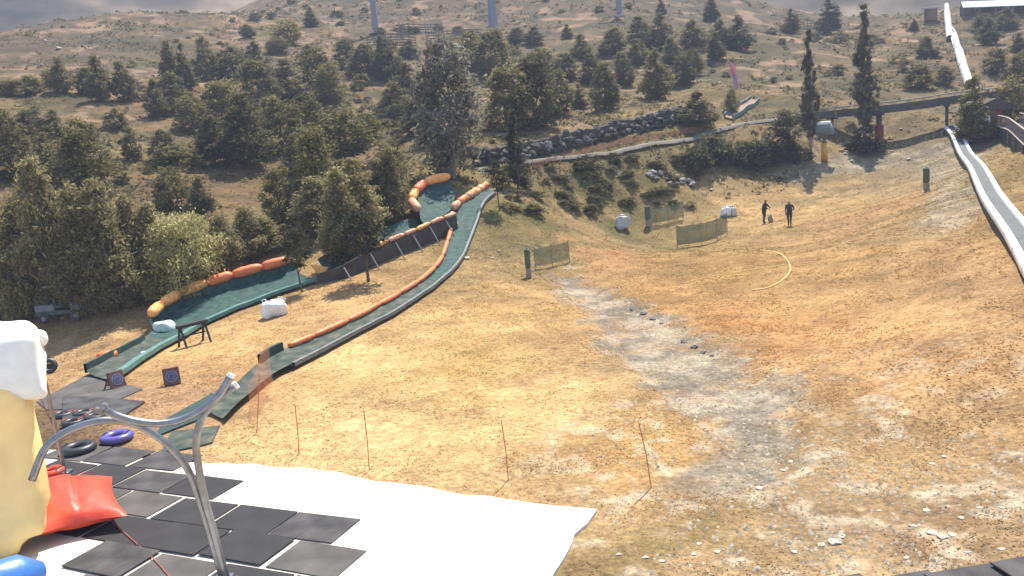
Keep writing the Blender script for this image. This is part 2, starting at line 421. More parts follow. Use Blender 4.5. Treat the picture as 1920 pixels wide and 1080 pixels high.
gm = np.maximum(gm, .85 * np.clip(-(seg_dist(x, y, TAIL) + (fbm(x / .9, y / .9, 85) - .5) * 1.2) / .5 + .5, 0, 1))
gm = np.maximum(gm, .75 * np.clip(-(seg_dist(x, y, TOP) + (fbm(x / 2, y / 2, 86) - .5) * 3) / 1.2 + .5, 0, 1))
gm = .95 * gm * np.clip(.55 + 1.5 * (fbm(x / .8, y / .8, 87) - .25), 0, 1)
pale = np.clip((fbm(x / .9, y / .9, 91, 4) - .42) * 5, 0, 1)
gcol = np.array((.150, .130, .098))[None] * (1 - pale[:, None]) + np.array((.29, .245, .175))[None] * pale[:, None]
colr = colr * (1 - gm[:, None]) + gcol * gm[:, None]
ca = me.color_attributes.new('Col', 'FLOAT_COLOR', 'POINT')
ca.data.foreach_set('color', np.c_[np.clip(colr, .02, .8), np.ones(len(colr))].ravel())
def ground_mat():
    m = bpy.data.materials.new('dry_ground'); m.use_nodes = True; N = m.node_tree; L = N.links.new
    b = N.nodes['Principled BSDF']; b.inputs['Roughness'].default_value = .95; b.inputs['Specular IOR Level'].default_value = .1
    at = N.nodes.new('ShaderNodeAttribute'); at.attribute_name = 'Col'
    tc = N.nodes.new('ShaderNodeTexCoord')
    prev = at.outputs['Color']
    for sc, lo, hi, dt in ((7.0, .62, 1.42, 5), (1.4, .78, 1.22, 4), (30.0, .8, 1.2, 2)):
        nz = N.nodes.new('ShaderNodeTexNoise'); nz.inputs['Scale'].default_value = sc; nz.inputs['Detail'].default_value = dt; nz.inputs['Roughness'].default_value = .65
        L(tc.outputs['Object'], nz.inputs['Vector'])
        mr = N.nodes.new('ShaderNodeMapRange'); mr.inputs['From Min'].default_value = .3; mr.inputs['From Max'].default_value = .7
        mr.inputs['To Min'].default_value = lo; mr.inputs['To Max'].default_value = hi; L(nz.outputs['Fac'], mr.inputs['Value'])
        mu = N.nodes.new('ShaderNodeVectorMath'); mu.operation = 'MULTIPLY'; L(prev, mu.inputs[0]); L(mr.outputs[0], mu.inputs[1]); prev = mu.outputs[0]
    L(prev, b.inputs['Base Color'])
    nz = N.nodes.new('ShaderNodeTexNoise'); nz.inputs['Scale'].default_value = 9; nz.inputs['Detail'].default_value = 6; L(tc.outputs['Object'], nz.inputs['Vector'])
    bp = N.nodes.new('ShaderNodeBump'); bp.inputs['Strength'].default_value = .55; bp.inputs['Distance'].default_value = .12
    L(nz.outputs['Fac'], bp.inputs['Height']); L(bp.outputs[0], b.inputs['Normal'])
    return m
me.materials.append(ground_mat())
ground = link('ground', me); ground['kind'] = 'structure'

# far mountain flank beyond the crest
mb = MB(); rows = []
for i in range(70):
    rows.append([(-1150 + i * 33, yy, 0) for yy in np.linspace(215, 800, 44)])
P = np.array(rows)
P[..., 2] = 2 + (P[..., 1] - 215) * .55 + (fbm(P[..., 0] / 120, P[..., 1] / 120, 201, 5) - .5) * np.clip((P[..., 1] - 215) * .25, 0, 80) + np.clip(np.abs(P[..., 0]) - 60, 0, 1200) * .10
mb.grid(P)
mt = mb.build('mountain', mat('mountain_scrub', (.024, .022, .016), .95, var=.8, scale=.035, col2=(.16, .118, .078), detail=8), smooth=True)
mt['kind'] = 'structure'

# ------------------------------------------------------------------ haze
haze_mat = bpy.data.materials.new('haze_air'); haze_mat.use_nodes = True
N = haze_mat.node_tree; N.nodes.remove(N.nodes['Principled BSDF'])
pv = N.nodes.new('ShaderNodeVolumePrincipled'); pv.inputs['Color'].default_value = (.46, .53, .68, 1)
pv.inputs['Density'].default_value = 0.0011; pv.inputs['Anisotropy'].default_value = 0.0
N.links.new(pv.outputs[0], N.nodes['Material Output'].inputs['Volume'])
HAZE_MAT = haze_mat
mb = MB(); mb.box((0, 550, 275), (2600, 2060, 560))
hz = mb.build('haze', haze_mat); hz['kind'] = 'stuff'; hz['label'] = 'thin pale summer haze over the hillside'

# ------------------------------------------------------------------ concrete slab
mb = MB()
poly = []
for i in range(len(SLAB)):
    a = np.array(SLAB[i]); b = np.array(SLAB[(i + 1) % len(SLAB)]); n = max(1, int(np.linalg.norm(b - a) / .35))
    for k in range(n):
        q = a + (b - a) * k / n
        if np.hypot(*q) > 9 and q[0] > -9: q = q + (RS.rand(2) - .5) * .10
        poly.append(q)
n = len(poly); top = [(q[0], q[1], .03) for q in poly]; bot = [(q[0], q[1], -.35) for q in poly]
mb.add(np.array(top + bot), [tuple(range(n))[::-1]] + [(i, (i + 1) % n, n + (i + 1) % n, n + i) for i in range(n)])
sl = mb.build('concrete_slab', mat('pale_concrete', (.72, .68, .60), .6, var=.18, scale=.45, bump=.3, bscale=14, col2=(.52, .46, .37), spec=.5))
me_ = sl.data
import bmesh
bm = bmesh.new(); bm.from_mesh(me_); bmesh.ops.recalc_face_normals(bm, faces=bm.faces); bm.to_mesh(me_); bm.free()
sl['kind'] = 'structure'


# ------------------------------------------------------------------ trees
def fast_mesh(name, V, Fq, col=None, extra=None):
    me = bpy.data.meshes.new(name); V = np.asarray(V, float); Fq = np.asarray(Fq, np.int32); k = Fq.shape[1]
    me.vertices.add(len(V)); me.vertices.foreach_set('co', V.ravel())
    me.loops.add(Fq.size); me.loops.foreach_set('vertex_index', Fq.ravel())
    me.polygons.add(len(Fq)); me.polygons.foreach_set('loop_start', np.arange(0, Fq.size, k, dtype=np.int32))
    me.update(calc_edges=True)
    if col is not None:
        a = me.color_attributes.new('Col', 'FLOAT_COLOR', 'POINT'); a.data.foreach_set('color', np.c_[col, np.ones(len(col))].ravel())
    return me
def leaf_cloud(C, size, rs, droop=0.0, long=1.0, upbias=.5, col=(.07, .08, .03), cvar=.35, ccol=None):
    """one four cornered leaf spray per centre in C"""
    n = len(C)
    nrm = rs.randn(n, 3); nrm[:, 2] = np.abs(nrm[:, 2]) + upbias; nrm /= np.linalg.norm(nrm, axis=1)[:, None]
    t = rs.randn(n, 3); t[:, 2] -= droop; t -= nrm * (t * nrm).sum(1)[:, None]; t /= np.linalg.norm(t, axis=1)[:, None]
    b = np.cross(nrm, t); s = size * (.55 + .9 * rs.rand(n))[:, None]
    V = np.stack([C - t * s * long, C - b * s * .5, C + t * s * long, C + b * s * .5], 1).reshape(-1, 3)
    f = np.arange(4 * n).reshape(n, 4)
    base = np.array(col)[None] if ccol is None else ccol
    c = np.clip(base * (1 + cvar * (rs.rand(n) * 2 - 1))[:, None], .005, .6)
    return V, f, np.repeat(c, 4, 0)
def crown_points(profile, nclump, per, rs, spread, shell=.55, lump=.25):
    """clumps spread through a unit-height crown; profile(z) gives the radius for z in 0..1"""
    z = rs.rand(nclump * 4); pr = np.array([profile(q) for q in z])
    keep = rs.rand(len(z)) < (pr / pr.max()) ** 1.3 + .02; z, pr = z[keep][:nclump], pr[keep][:nclump]
    a = rs.rand(len(z)) * 2 * math.pi
    rr = pr * (shell + (1 - shell) * rs.rand(len(z)) ** .6) * (1 + lump * (vnoise(a * 2.2 + 5, z * 6, 7) * 2 - 1))
    c = np.c_[rr * np.cos(a), rr * np.sin(a), z]
    P = np.repeat(c, per, 0) + rs.randn(len(c) * per, 3) * np.repeat((spread * (.6 + .8 * rs.rand(len(c))))[:, None], per, 0) * np.array([1, 1, .65])
    cf = np.repeat(.72 + .56 * rs.rand(len(c)), per)
    return P, cf, c
LEAF = mat('leaf_foliage', (.07, .08, .03), .75, attr='Col', var=.18, scale=2.0, trans=.5, spec=.12)
def vary_by_plant(m, lo, hi):
    N = m.node_tree; mul = [n for n in N.nodes if n.bl_idname == 'ShaderNodeVectorMath'][0]; src = mul.inputs[0].links[0].from_socket
    oi = N.nodes.new('ShaderNodeObjectInfo'); rp = N.nodes.new('ShaderNodeValToRGB'); N.links.new(oi.outputs['Random'], rp.inputs[0])
    rp.color_ramp.elements[0].color = (lo, lo * .98, lo * 1.05, 1); rp.color_ramp.elements[1].color = (hi * 1.06, hi, hi * .9, 1)
    v2 = N.nodes.new('ShaderNodeVectorMath'); v2.operation = 'MULTIPLY'; N.links.new(src, v2.inputs[0]); N.links.new(rp.outputs[0], v2.inputs[1]); N.links.new(v2.outputs[0], mul.inputs[0])
vary_by_plant(LEAF, .82, 1.40)
BARK = mat('tree_bark', (.11, .085, .06), .9, var=.3, scale=8, bump=.4)
PALEBARK = mat('pale_bark', (.30, .27, .22), .85, var=.3, scale=8, bump=.3)
def make_kind(kind, seed):
    """unit tree, height 1, returns trunk and crown meshes"""
    rs = np.random.RandomState(seed)
    if kind == 'pine':
        prof = lambda z: .26 * min(1, (1 - z) * 1.45) ** .75 * min(1, .6 + z * 2.2)
        P, cf, c = crown_points(prof, 150, 40, rs, .036, .35, .40); z0, hh, size, col = .03, .97, .020, (.135, .128, .064); kw = dict(upbias=.3)
    elif kind == 'cone':
        prof = lambda z: .22 * (1 - z) ** .85 * min(1, .5 + z * 4)
        P, cf, c = crown_points(prof, 150, 36, rs, .030, .35, .3); z0, hh, size, col = .03, .97, .019, (.145, .135, .064); kw = dict(upbias=.3)
    elif kind == 'bush':
        prof = lambda z: .38 * math.sqrt(max(0, 1 - (1.75 * z - .75) ** 2 * .97)) * (1 - .3 * z)
        P, cf, c = crown_points(prof, 150, 42, rs, .050, .40, .42); z0, hh, size, col = .01, .97, .023, (.145, .135, .064); kw = dict(upbias=.5)
    elif kind == 'light':
        prof = lambda z: .36 * math.sqrt(max(0, 1 - (2 * z - 1) ** 2 * .95)) * (1 - .35 * z)
        P, cf, c = crown_points(prof, 120, 26, rs, .06, .4, .4); z0, hh, size, col = .08, .92, .028, (.16, .15, .06); kw = dict(upbias=.5)
    elif kind == 'front':
        prof = lambda z: .27 * max(0, 1 - z) ** .62 * min(1, .45 + z * 2.2)
        P, cf, c = crown_points(prof, 330, 42, rs, .032, .35, .5); z0, hh, size, col = .05, .95, .0125, (.225, .205, .105); kw = dict(upbias=.2, droop=.8, long=1.4)
    elif kind == 'willow':
        prof = lambda z: .42 * math.sqrt(max(0, 1 - (1.7 * z - .7) ** 2))
        P, cf, c = crown_points(prof, 300, 60, rs, .042, .55, .35); z0, hh, size, col = .05, .95, .0115, (.30, .29, .135); kw = dict(upbias=.2, droop=2.2, long=1.9)
        P[:, 2] -= np.abs(rs.randn(len(P))) * .10
    elif kind == 'poplar':
        prof = lambda z: (.020 + .105 * max(0, 1 - 1.15 * z) ** 1.1) * min(1, .10 + z * 5.0) * min(1, (1 - z) * 8) * (1 + .2 * math.sin(z * 23))
        P, cf, c = crown_points(prof, 170, 40, rs, .011, .3, .5); z0, hh, size, col = .13, .87, .008, (.15, .14, .095); kw = dict(upbias=.0, droop=-3.0, long=2.2)
    elif kind == 'pale_poplar':
        prof = lambda z: .19 * min(1, (1 - z) * 2.6) ** .7 * min(1, .55 + z * 2)
        P, cf, c = crown_points(prof, 230, 26, rs, .032, .45, .5); z0, hh, size, col = .05, .95, .014, (.28, .265, .19); kw = dict(upbias=.1, droop=-.6, long=1.6)
    elif kind == 'spruce':
        prof = lambda z: .17 * (1 - z) ** .9 * (.6 + .4 * abs(math.sin(z * 26)))
        P, cf, c = crown_points(prof, 90, 26, rs, .022, .15, .3); z0, hh, size, col = .06, .94, .018, (.055, .060, .040); kw = dict(upbias=.5, long=1.5)
    elif kind == 'small':
        prof = lambda z: .30 * math.sqrt(max(0, 1 - (2 * z - 1) ** 2))
        P, cf, c = crown_points(prof, 110, 24, rs, .05, .3, .45); z0, hh, size, col = .40, .60, .022, (.060, .062, .034); kw = dict(upbias=.4)
    P = P * np.array([1, 1, hh]) + np.array([0, 0, z0]); P[:, 2] = np.maximum(P[:, 2], .02)
    # new growth on top is a little yellower than the old inner needles
    ccol = np.array(col)[None] * cf[:, None] * np.array([1, 1, 1])[None]
    V, f, cc = leaf_cloud(P, size, rs, ccol=ccol, **kw)
    crown = fast_mesh('crown', V, f, cc); crown.materials.append(LEAF)
    t = MB(); lean = rs.randn(2) * .02
    topz = .9 if kind not in ('bush', 'light', 'willow') else .7
    r0 = {'poplar': .016, 'pale_poplar': .022, 'spruce': .018, 'small': .022}.get(kind, .026)
    zz = np.linspace(-.03, topz, 7)
    t.tube([(lean[0] * math.sin(q * 4), lean[1] * math.sin(q * 3), q) for q in zz], r0 * (1.05 - .9 * (zz + .03) / topz), 7)
    c3 = c * np.array([1, 1, hh]) + np.array([0, 0, z0])
    for q in c3[rs.choice(len(c3), 12)]:
        zb = max(.08, q[2] - .10 - .5 * np.hypot(q[0], q[1]))
        mid = (np.array([0, 0, zb]) + q) / 2 + np.array([0, 0, .02])
        t.tube([(0, 0, zb), mid, q], [r0 * .42, r0 * .28, r0 * .1], 5)
    tm = t.mesh('trunk', True); tm.materials.append(PALEBARK if 'poplar' in kind else BARK)
    return tm, crown
NV = {'pine': 5, 'cone': 3, 'bush': 6, 'light': 3, 'front': 5, 'willow': 2, 'poplar': 2, 'pale_poplar': 1, 'spruce': 1, 'small': 2}
KINDS = {k: [make_kind(k, 100 + 13 * i + 7 * len(k)) for i in range(n)] for k, n in NV.items()}
TLAB = {'pine': ('pine_tree', 'dark pine with a blunt rounded top on the dry hillside', 'pines scattered over the hillside'),
        'cone': ('conifer_tree', 'dark pointed conifer standing on the dry hillside', 'pointed conifers on the hillside'),
        'bush': ('bushy_tree', 'broad dark bushy tree growing on the dry hillside', 'bushy dark trees on the hillside'),
        'light': ('leafy_tree', 'rounded yellow-green leafy tree among darker hillside trees', 'yellow-green trees on the hillside'),
        'front': ('roadside_tree', 'tall brownish green tree in the shady row behind the slides', 'row of tall trees behind the slides')}
def tree_place(kind, u, v):
    if kind == 'front':
        return ('behind the parked utility cart' if u < 150 else 'between the cart and the bright willow dome' if u < 310 else 'close behind the bright willow dome' if u < 460
                else 'behind the orange end of the bumper row' if u < 600 else 'behind the strutted dark slide wall')
    if u > 1780: return 'beside the timber walkway' if v > 200 else 'below the glare-white roofed shed'
    if u > 1690: return 'beside the upper carpet lift'
    if u > 1440: return 'on the ridge behind the narrow poplars'
    if u > 1290: return 'near the feather flag' if v > 150 else 'at the right end of the upper grove' if False else 'in the upper grove above the feather flag'
    if u > 1040 and v < 130: return 'in the grove below the faint far pylon'
    if u > 900: return 'just above the boulder wall' if v > 180 else 'below the thick grey pylon'
    if u > 640: return 'below the slatted snow fences' if v < 160 else 'beside the tall pale poplar'
    if v > 330: return 'just uphill of the row of feathery trees'
    if v < 100: return 'on the open upper slope'
    if u < 260: return 'on the rocky slope above the drooping willow'
    return 'in the dense grove uphill of the bright willow dome'
def plant(kind, px, py, top, wpx, label=None, name=None, group=None, var=None, base=None):
    P = G(px, py) if base is None else np.asarray(base, float)
    H = px_size(py - top, P); W = px_size(wpx, P)
    ms = KINDS[kind]; tm, cm = ms[var if var is not None else rnd.randrange(len(ms))]
    ref = {'pine': .50, 'cone': .42, 'bush': .72, 'light': .72, 'front': .50, 'willow': .88, 'poplar': .19, 'pale_poplar': .42, 'spruce': .34, 'small': .60}[kind]
    if label: nm, lb, gr = name, label, group
    else:
        nm, _, gr = TLAB[kind]
        size_ = 'tall' if H > 7 else 'small' if H < 4.2 else 'mid-sized'
        lb = size_ + ' ' + {'pine': 'blunt dark pine', 'cone': 'pointed dark conifer', 'bush': 'bushy dark tree', 'light': 'yellow-green leafy tree', 'front': 'brownish green feathery tree'}[kind] + ' ' + tree_place(kind, px, py)
    o = thing(nm, lb, 'tree', (P[0], P[1], P[2]), gr)
    sxy = max(.5 * H, min(2.2 * H, W / ref))
    o.scale = (sxy * rnd.uniform(.92, 1.08), sxy * rnd.uniform(.92, 1.08), H * 1.03); o.rotation_euler = (0, 0, rnd.uniform(0, 6.28))
    link('trunk', tm, o); link('crown', cm, o)
    return o
TREES = [
 ('pine',118,175,110,38),('pine',165,178,125,40),('pine',190,190,108,46),('bush',234,190,115,52),('cone',322,155,78,44),('cone',350,170,85,40),
 ('pine',388,150,72,48),('bush',330,218,140,84),('bush',296,222,150,46),('bush',440,150,88,66),('bush',482,140,82,58),('pine',465,70,44,36),
 ('cone',584,50,14,32),('light',540,86,40,66),('bush',490,200,112,74),('bush',425,240,150,80),('bush',540,190,112,84),('bush',600,176,92,80),
 ('bush',650,130,76,50),('pine',690,142,80,72),('pine',738,152,92,50),('bush',622,196,122,60),('pine',768,112,76,40),('bush',768,204,118,60),
 ('bush',720,152,72,44),('cone',815,155,82,38),('bush',886,136,62,56),('bush',926,140,58,72),('pine',968,82,50,40),('pine',1002,84,50,42),
 ('cone',1064,72,46,32),('bush',955,246,122,96),('bush',1008,240,98,98),('pine',1048,216,128,56),('cone',1086,205,160,34),('pine',1136,206,120,52),
 ('pine',1170,160,95,42),('pine',1232,188,98,54),('pine',1280,160,106,44),('cone',1342,112,62,36),('pine',1384,94,34,48),('pine',1352,92,40,46),
 ('pine',1300,92,40,50),('pine',1240,92,30,50),('pine',1200,82,30,48),('pine',1150,102,50,48),('pine',1196,118,74,42),('cone',1240,30,-2,22),
 ('cone',1334,40,-6,34),('pine',1310,240,172,62),('bush',1372,212,168,30),('cone',1484,62,18,36),('cone',1556,62,-4,48),('bush',1738,108,72,56),
 ('bush',1724,166,124,50),('bush',1770,162,122,44),('cone',1714,56,36,20),('bush',1852,84,36,50),('bush',1886,58,18,54),('cone',1910,96,62,30),
 ('bush',1868,138,92,44),('bush',1912,160,96,50),('bush',1842,60,28,40),('light',1896,232,150,60),
 ('bush',62,262,206,56),('bush',104,256,206,40),('bush',26,332,212,80),('bush',96,342,250,52),('bush',166,366,226,104),('pine',312,304,238,52),
 ('bush',404,312,216,88),('bush',468,312,176,104),('bush',532,292,184,92),('bush',584,272,176,76),('light',652,310,206,112),('light',692,262,214,60),
 ('light',602,402,246,92),('bush',656,404,300,80),('bush',742,402,262,62),('bush',716,420,300,70),('bush',322,394,312,64),('pine',380,412,332,48),('bush',532,424,312,70),
 ('pine',562,330,250,60),('bush',440,300,230,70),('bush',364,250,176,60),('pine',1060,150,96,50),('pine',1110,158,100,44),('pine',1020,140,92,50),
 ('bush',1090,110,66,50),('bush',1260,120,70,46),('bush',1300,140,92,44),('bush',840,120,70,50),('pine',580,120,86,44),('bush',520,100,70,40),
 ('bush',780,250,180,60),('bush',740,210,150,60),('bush',470,250,190,70),('bush',250,300,240,40),('bush',10,270,216,44),('light',60,172,142,90),('light',100,160,130,60),
 ('light',16,180,152,70),('bush',220,240,205,40),('bush',400,190,150,50),('bush',560,240,190,60),('bush',620,250,200,50),('bush',510,230,180,50),
 ('front',66,592,360,110),('front',112,590,300,120),('front',172,590,356,110),('front',216,586,346,116),('front',262,580,372,92),('front',424,560,400,80),
 ('front',470,548,384,74),('front',504,536,406,66),('front',602,506,330,96),('front',650,496,322,90),('front',300,570,380,70),('front',388,566,430,60),
 ('front',536,524,420,70),('front',140,586,420,90),('front',240,570,430,80),('front',680,470,300,90),('front',740,420,270,70),('front',570,470,340,80),
 ('front',90,560,380,100),('front',340,560,420,120),('front',450,540,430,70),
]
for t in TREES:
    t = list(t)
    if t[0] == 'bush' and rnd.random() < .45: t[0] = 'pine'; t[4] *= .8
    if t[0] == 'front' and 225 < t[1] < 620: t[2] -= 26 if t[1] < 380 else 44 if t[1] < 455 else 62
    plant(*t)
plant('willow', 345, 550, 398, 165, 'bright green weeping willow dome behind the long orange bumper', 'willow_tree', var=0)
plant('willow', 2, 618, 396, 130, 'bright green drooping willow behind the overexposed white inflatable top', 'willow_tree', var=1)
plant('pale_poplar', 850, 334, 78, 118, 'tall pale grey-green poplar with silvery leaves behind the banked slide curve', 'poplar_tree')
plant('poplar', 1622, 272, 18, 46, 'tall narrow dark poplar beside the red-footed bridge column', 'poplar_tree', var=0)
plant('poplar', 1520, 292, 56, 30, 'slim poplar standing behind the snow cannon', 'poplar_tree', var=1)
plant('spruce', 972, 356, 188, 46, 'thin dark spruce standing beside the top of the slides', 'spruce_tree')
plant('small', 937, 395, 306, 40, 'small bushy tree with bare stem at the top right of the slides', 'young_tree', var=0)
plant('small', 691, 528, 396, 86, 'small tree with bare stem in front of the struts of the slide wall', 'young_tree', var=1)
plant('small', 566, 548, 432, 60, 'small tree with bare stem beside the end of the orange bumper row', 'young_tree', var=0)
plant('cone', 1824, 268, 146, 66, 'dense dark conifer beside the upper end of the conveyor belt', 'conifer_tree', var=1)
plant('small', 1478, 296, 212, 56, 'small yellow-topped tree below the sled track', 'young_tree', var=1)

# low shrubs
def make_shrub(seed, col):
    rs = np.random.RandomState(seed)
    prof = lambda z: .5 * math.sqrt(max(.02, 1 - z ** 2))
    P, cf, c = crown_points(prof, 46, 22, rs, .09, .35, .5); P[:, 2] = np.maximum(P[:, 2], .01)
    V, f, cc = leaf_cloud(P, .060, rs, upbias=.4, ccol=np.array(col)[None] * cf[:, None])
    m = fast_mesh('shrub', V, f, cc); m.materials.append(LEAF); return m
SHR = [make_shrub(300 + i, c) for i, c in enumerate([(.085, .085, .042), (.115, .11, .05), (.065, .066, .036), (.14, .125, .065)])]
def shrub(px, py, wm, hm, v, label, group, base=None):
    P = G(px, py) if base is None else base
    o = link('shrub', SHR[v]); o.location = [float(q) for q in P]; o.scale = (wm, wm * rnd.uniform(.8, 1.2), hm); o.rotation_euler = (0, 0, rnd.uniform(0, 6.28))
    return tag(o, label, 'shrub', group)
cnt = 0
def scrub_label(w_, v_): return ('small' if w_ < 1.3 else 'wide') + ' ' + ['olive', 'yellow-green', 'dark brownish', 'straw-coloured'][v_] + ' scrub bush on the dry hillside'
while cnt < 280:
    d = 62 * (230 / 62) ** rnd.random(); a = rnd.uniform(-.62, .62)
    X, Y = d * math.sin(a), d * math.cos(a); Z = float(h(X, Y))
    if Z < 5.0 + .02 * d: continue
    u, v, _ = project((X, Y, Z))
    if not (-30 < u < 1950 and -30 < v < 420): continue
    if vnoise(X / 16, Y / 16, 77) < .55 and rnd.random() < .93: continue
    if u > 880 and v > 185 and v < 330: continue
    if 1740 < u < 1850: continue
    wm = .5 + 2.6 * rnd.random() ** 2.2; sv = rnd.randrange(4); shrub(0, 0, wm, wm * rnd.uniform(.5, .8), sv, scrub_label(wm, sv), 'scrub bushes on the hillside', np.array([X, Y, Z - .04])); cnt += 1
for k in range(70):
    px = rnd.uniform(950, 1300); py = rnd.uniform(308, 405) + (0 if px < 1150 else -12)
    wm = rnd.uniform(.5, 1.6); shrub(px, py, wm, wm * .45, rnd.choice([1, 1, 3, 3]), 'low green shrub on the bank between field and sled track', 'shrubs on the bank')
for k in range(26):
    px = 1300 + k * 7.2 + rnd.uniform(-6, 6); py = 318 - (px - 1310) * .10 + rnd.uniform(-16, 8)
    wm = rnd.uniform(1.4, 2.6); shrub(px, py, wm, wm * rnd.uniform(.6, 1.1), rnd.choice([0, 2, 1, 2]), 'dark leafy shrub in the gully at the field end', 'shrubs in the gully')
for px, py, wpx in [(1100,320,44),(1620,285,70),(1506,302,36),(1595,240,18)]:
    P = G(px, py); wm = px_size(wpx, P); shrub(px, py, wm, wm * .75, 2, {1100: 'dark round shrub just below the pale sled track', 1620: 'dark shrub around the foot of the narrow poplar', 1506: 'dark shrub under the snow cannon', 1595: 'little round bush between the two poplars'}[px], None)

# ------------------------------------------------------------------ slides
M_CARPET = mat('green_slide_carpet', (.018, .058, .052), .8, var=.35, scale=3, bump=.3, bscale=60, col2=(.032, .072, .060))
M_WORN = mat('worn_green_carpet', (.032, .062, .052), .85, var=.4, scale=2.2, bump=.3, bscale=60, col2=(.085, .082, .06))
M_EDGE = mat('pale_edge_board', (.15, .165, .155), .6, var=.2, scale=3)
M_TEAL = mat('teal_edge_strip', (.09, .19, .165), .6, var=.2, scale=3)
M_DARKG = mat('dark_green_board', (.02, .05, .045), .7, var=.3, scale=4)
M_ORANGE = mat('orange_vinyl', (.74, .18, .055), .5, var=.16, scale=5, bump=.35, bscale=7, spec=.4)
M_AMBER = mat('amber_vinyl', (.86, .37, .10), .5, var=.16, scale=5, bump=.35, bscale=7, spec=.4)
M_FADED = mat('faded_orange_vinyl', (.62, .30, .17), .6, var=.3, scale=5, bump=.4, bscale=9)
M_WALL = mat('dark_rubber_sheet', (.06, .054, .048), .75, var=.35, scale=2)
M_STRUT = mat('galvanised_strut', (.16, .16, .16), .8, metal=.0, var=.15)
def two_edge_ribbon(Lp, Rp, n, m=9, lift=.10, lip=.16):
    A = onto(smooth_path(Lp, n)); B = onto(smooth_path(Rp, n)); rows = []
    for a, b in zip(A, B):
        row = []
        for k in range(m):
            u = k / (m - 1); q = a + (b - a) * u
            z = max(float(h(q[0], q[1])), a[2] * (1 - u) + b[2] * u) + lift + lip * (abs(2 * u - 1) ** 4)
            row.append((q[0], q[1], z))
        rows.append(row)
    return np.array(rows)
def edge_band(P, hgt, thick=.06, drop=.12):
    """upright board following points P"""
    P = np.asarray(P); T = np.gradient(P, axis=0); T[:, 2] = 0; T /= np.linalg.norm(T, axis=1)[:, None] + 1e-9
    Nn = np.c_[-T[:, 1], T[:, 0], np.zeros(len(P))] * thick / 2
    hh = np.broadcast_to(np.asarray(hgt, float), (len(P),)); up = np.c_[np.zeros((len(P), 2)), hh]; dn = np.array([0, 0, -drop])
    rows = np.stack([P - Nn + dn, P - Nn + up, P + Nn + up, P + Nn + dn, P - Nn + dn], 1)
    return rows
def bumpers(parent, P, r, seg, m_list, name='bumper', gap=.04, wob=.05, endr=.12):
    L = np.r_[0, np.cumsum(np.linalg.norm(np.diff(P, axis=0), axis=1))]
    k = 0; s0 = 0
    while s0 < L[-1] - seg * .4:
        s1 = min(s0 + seg * rnd.uniform(.85, 1.15), L[-1])
        q = np.linspace(s0 + gap, s1 - gap, 9)
        pts = np.stack([np.interp(q, L, P[:, i]) for i in range(3)], 1)
        t = np.linspace(0, 1, 9); rr = r * (1 - np.abs(2 * t - 1) ** 5 * min(.75, 1 - endr)) * (1 + np.array([rnd.uniform(-wob, wob) for _ in t]))
        rr[[0, -1]] = r * endr
        mb = MB(); mb.tube(pts, rr, 12); mb.build(name, m_list[k % len(m_list)] if not callable(m_list) else m_list(s0 / L[-1]), parent, True)
        s0 = s1; k += 1

# left slide
L1 = Gs([(560,516),(427,552),(317,600),(260,655),(205,683),(163,706)]); R1 = Gs([(596,530),(500,563),(390,609),(340,639),(262,684),(212,722)])
s1 = thing('tubing_slide', 'green tubing slide with a row of amber and orange bumpers along its upper edge', 'slide', G(300, 650))
rb = two_edge_ribbon(L1, R1, 46, 9); k = 26
mb = MB(); mb.grid(rb[:k + 1]); mb.build('carpet', M_CARPET, s1, True)
mb = MB(); mb.grid(rb[k:]); mb.build('run_out_carpet', M_WORN, s1, True)
mb = MB(); mb.grid(edge_band(rb[k + 2:, 0], .22, .1)); mb.build('dark_edge', M_DARKG, s1)
mb = MB(); mb.grid(edge_band(rb[:, -1], .05, .26)); mb.build('pale_edge', M_TEAL, s1)
# banked inner face below the bumpers
top = rb[:k - 1, 0] + np.array([-.15, .22, .50]); mb = MB(); mb.grid(np.stack([rb[:k - 1, 0], rb[:k - 1, 0] * .5 + top * .5 + np.array([0, .1, -.15]), top], 1)); mb.build('banked_face', M_CARPET, s1, True)
bumpers(s1, top[1:] + np.array([0, 0, .14]), .27, 1.5, lambda u: M_AMBER if u > .42 else M_ORANGE, 'bumper', .0, .05, .55)
P = G(203, 681); mb = MB(); mb.tube(np.array([P + (-.32, -.18, .3), P + (0, 0, .32), P + (.32, .2, .3)]), [.16, .2, .14], 10); mb.build('end_bumper', M_ORANGE, s1, True)
mb = MB(); P = G(325, 622); mb.puff(P + (-.35, 0, .28), (1.0, .55, .5), rotz(-.4), .6, wob=.2); mb.build('folded_tarpaulin', mat('pale_green_tarpaulin', (.52, .60, .54), .6, var=.25, scale=4, bump=.4, bscale=8), s1, True)
# upper trough on struts
U = smooth_path(Gs([(858,432),(800,458),(745,480),(690,504),(640,524),(596,532)]), 30)
wallh = np.interp(np.linspace(0, 1, 30), [0, .15, .7, 1], [1.05, 1.15, 1.0, .55])
Ub = onto(U, -.05)
mb = MB(); mb.grid(edge_band(Ub, wallh, .08, .1)); mb.build('side_wall', M_WALL, s1)
T = np.gradient(Ub, axis=0); Nn = np.c_[-T[:, 1], T[:, 0], np.zeros(30)]; Nn /= np.linalg.norm(Nn, axis=1)[:, None]
if Nn[15][1] < 0: Nn = -Nn
wt = Ub + np.c_[np.zeros((30, 2)), wallh]
tr = np.stack([wt + Nn * (.05 + q) + np.array([0, 0, -.22 - .25 * math.sin(math.pi * q / 2.6) + (.30 if q > 2.4 else 0)]) for q in np.linspace(0, 2.6, 7)], 1)
mb = MB(); mb.grid(tr); mb.build('upper_carpet', M_CARPET, s1, True)
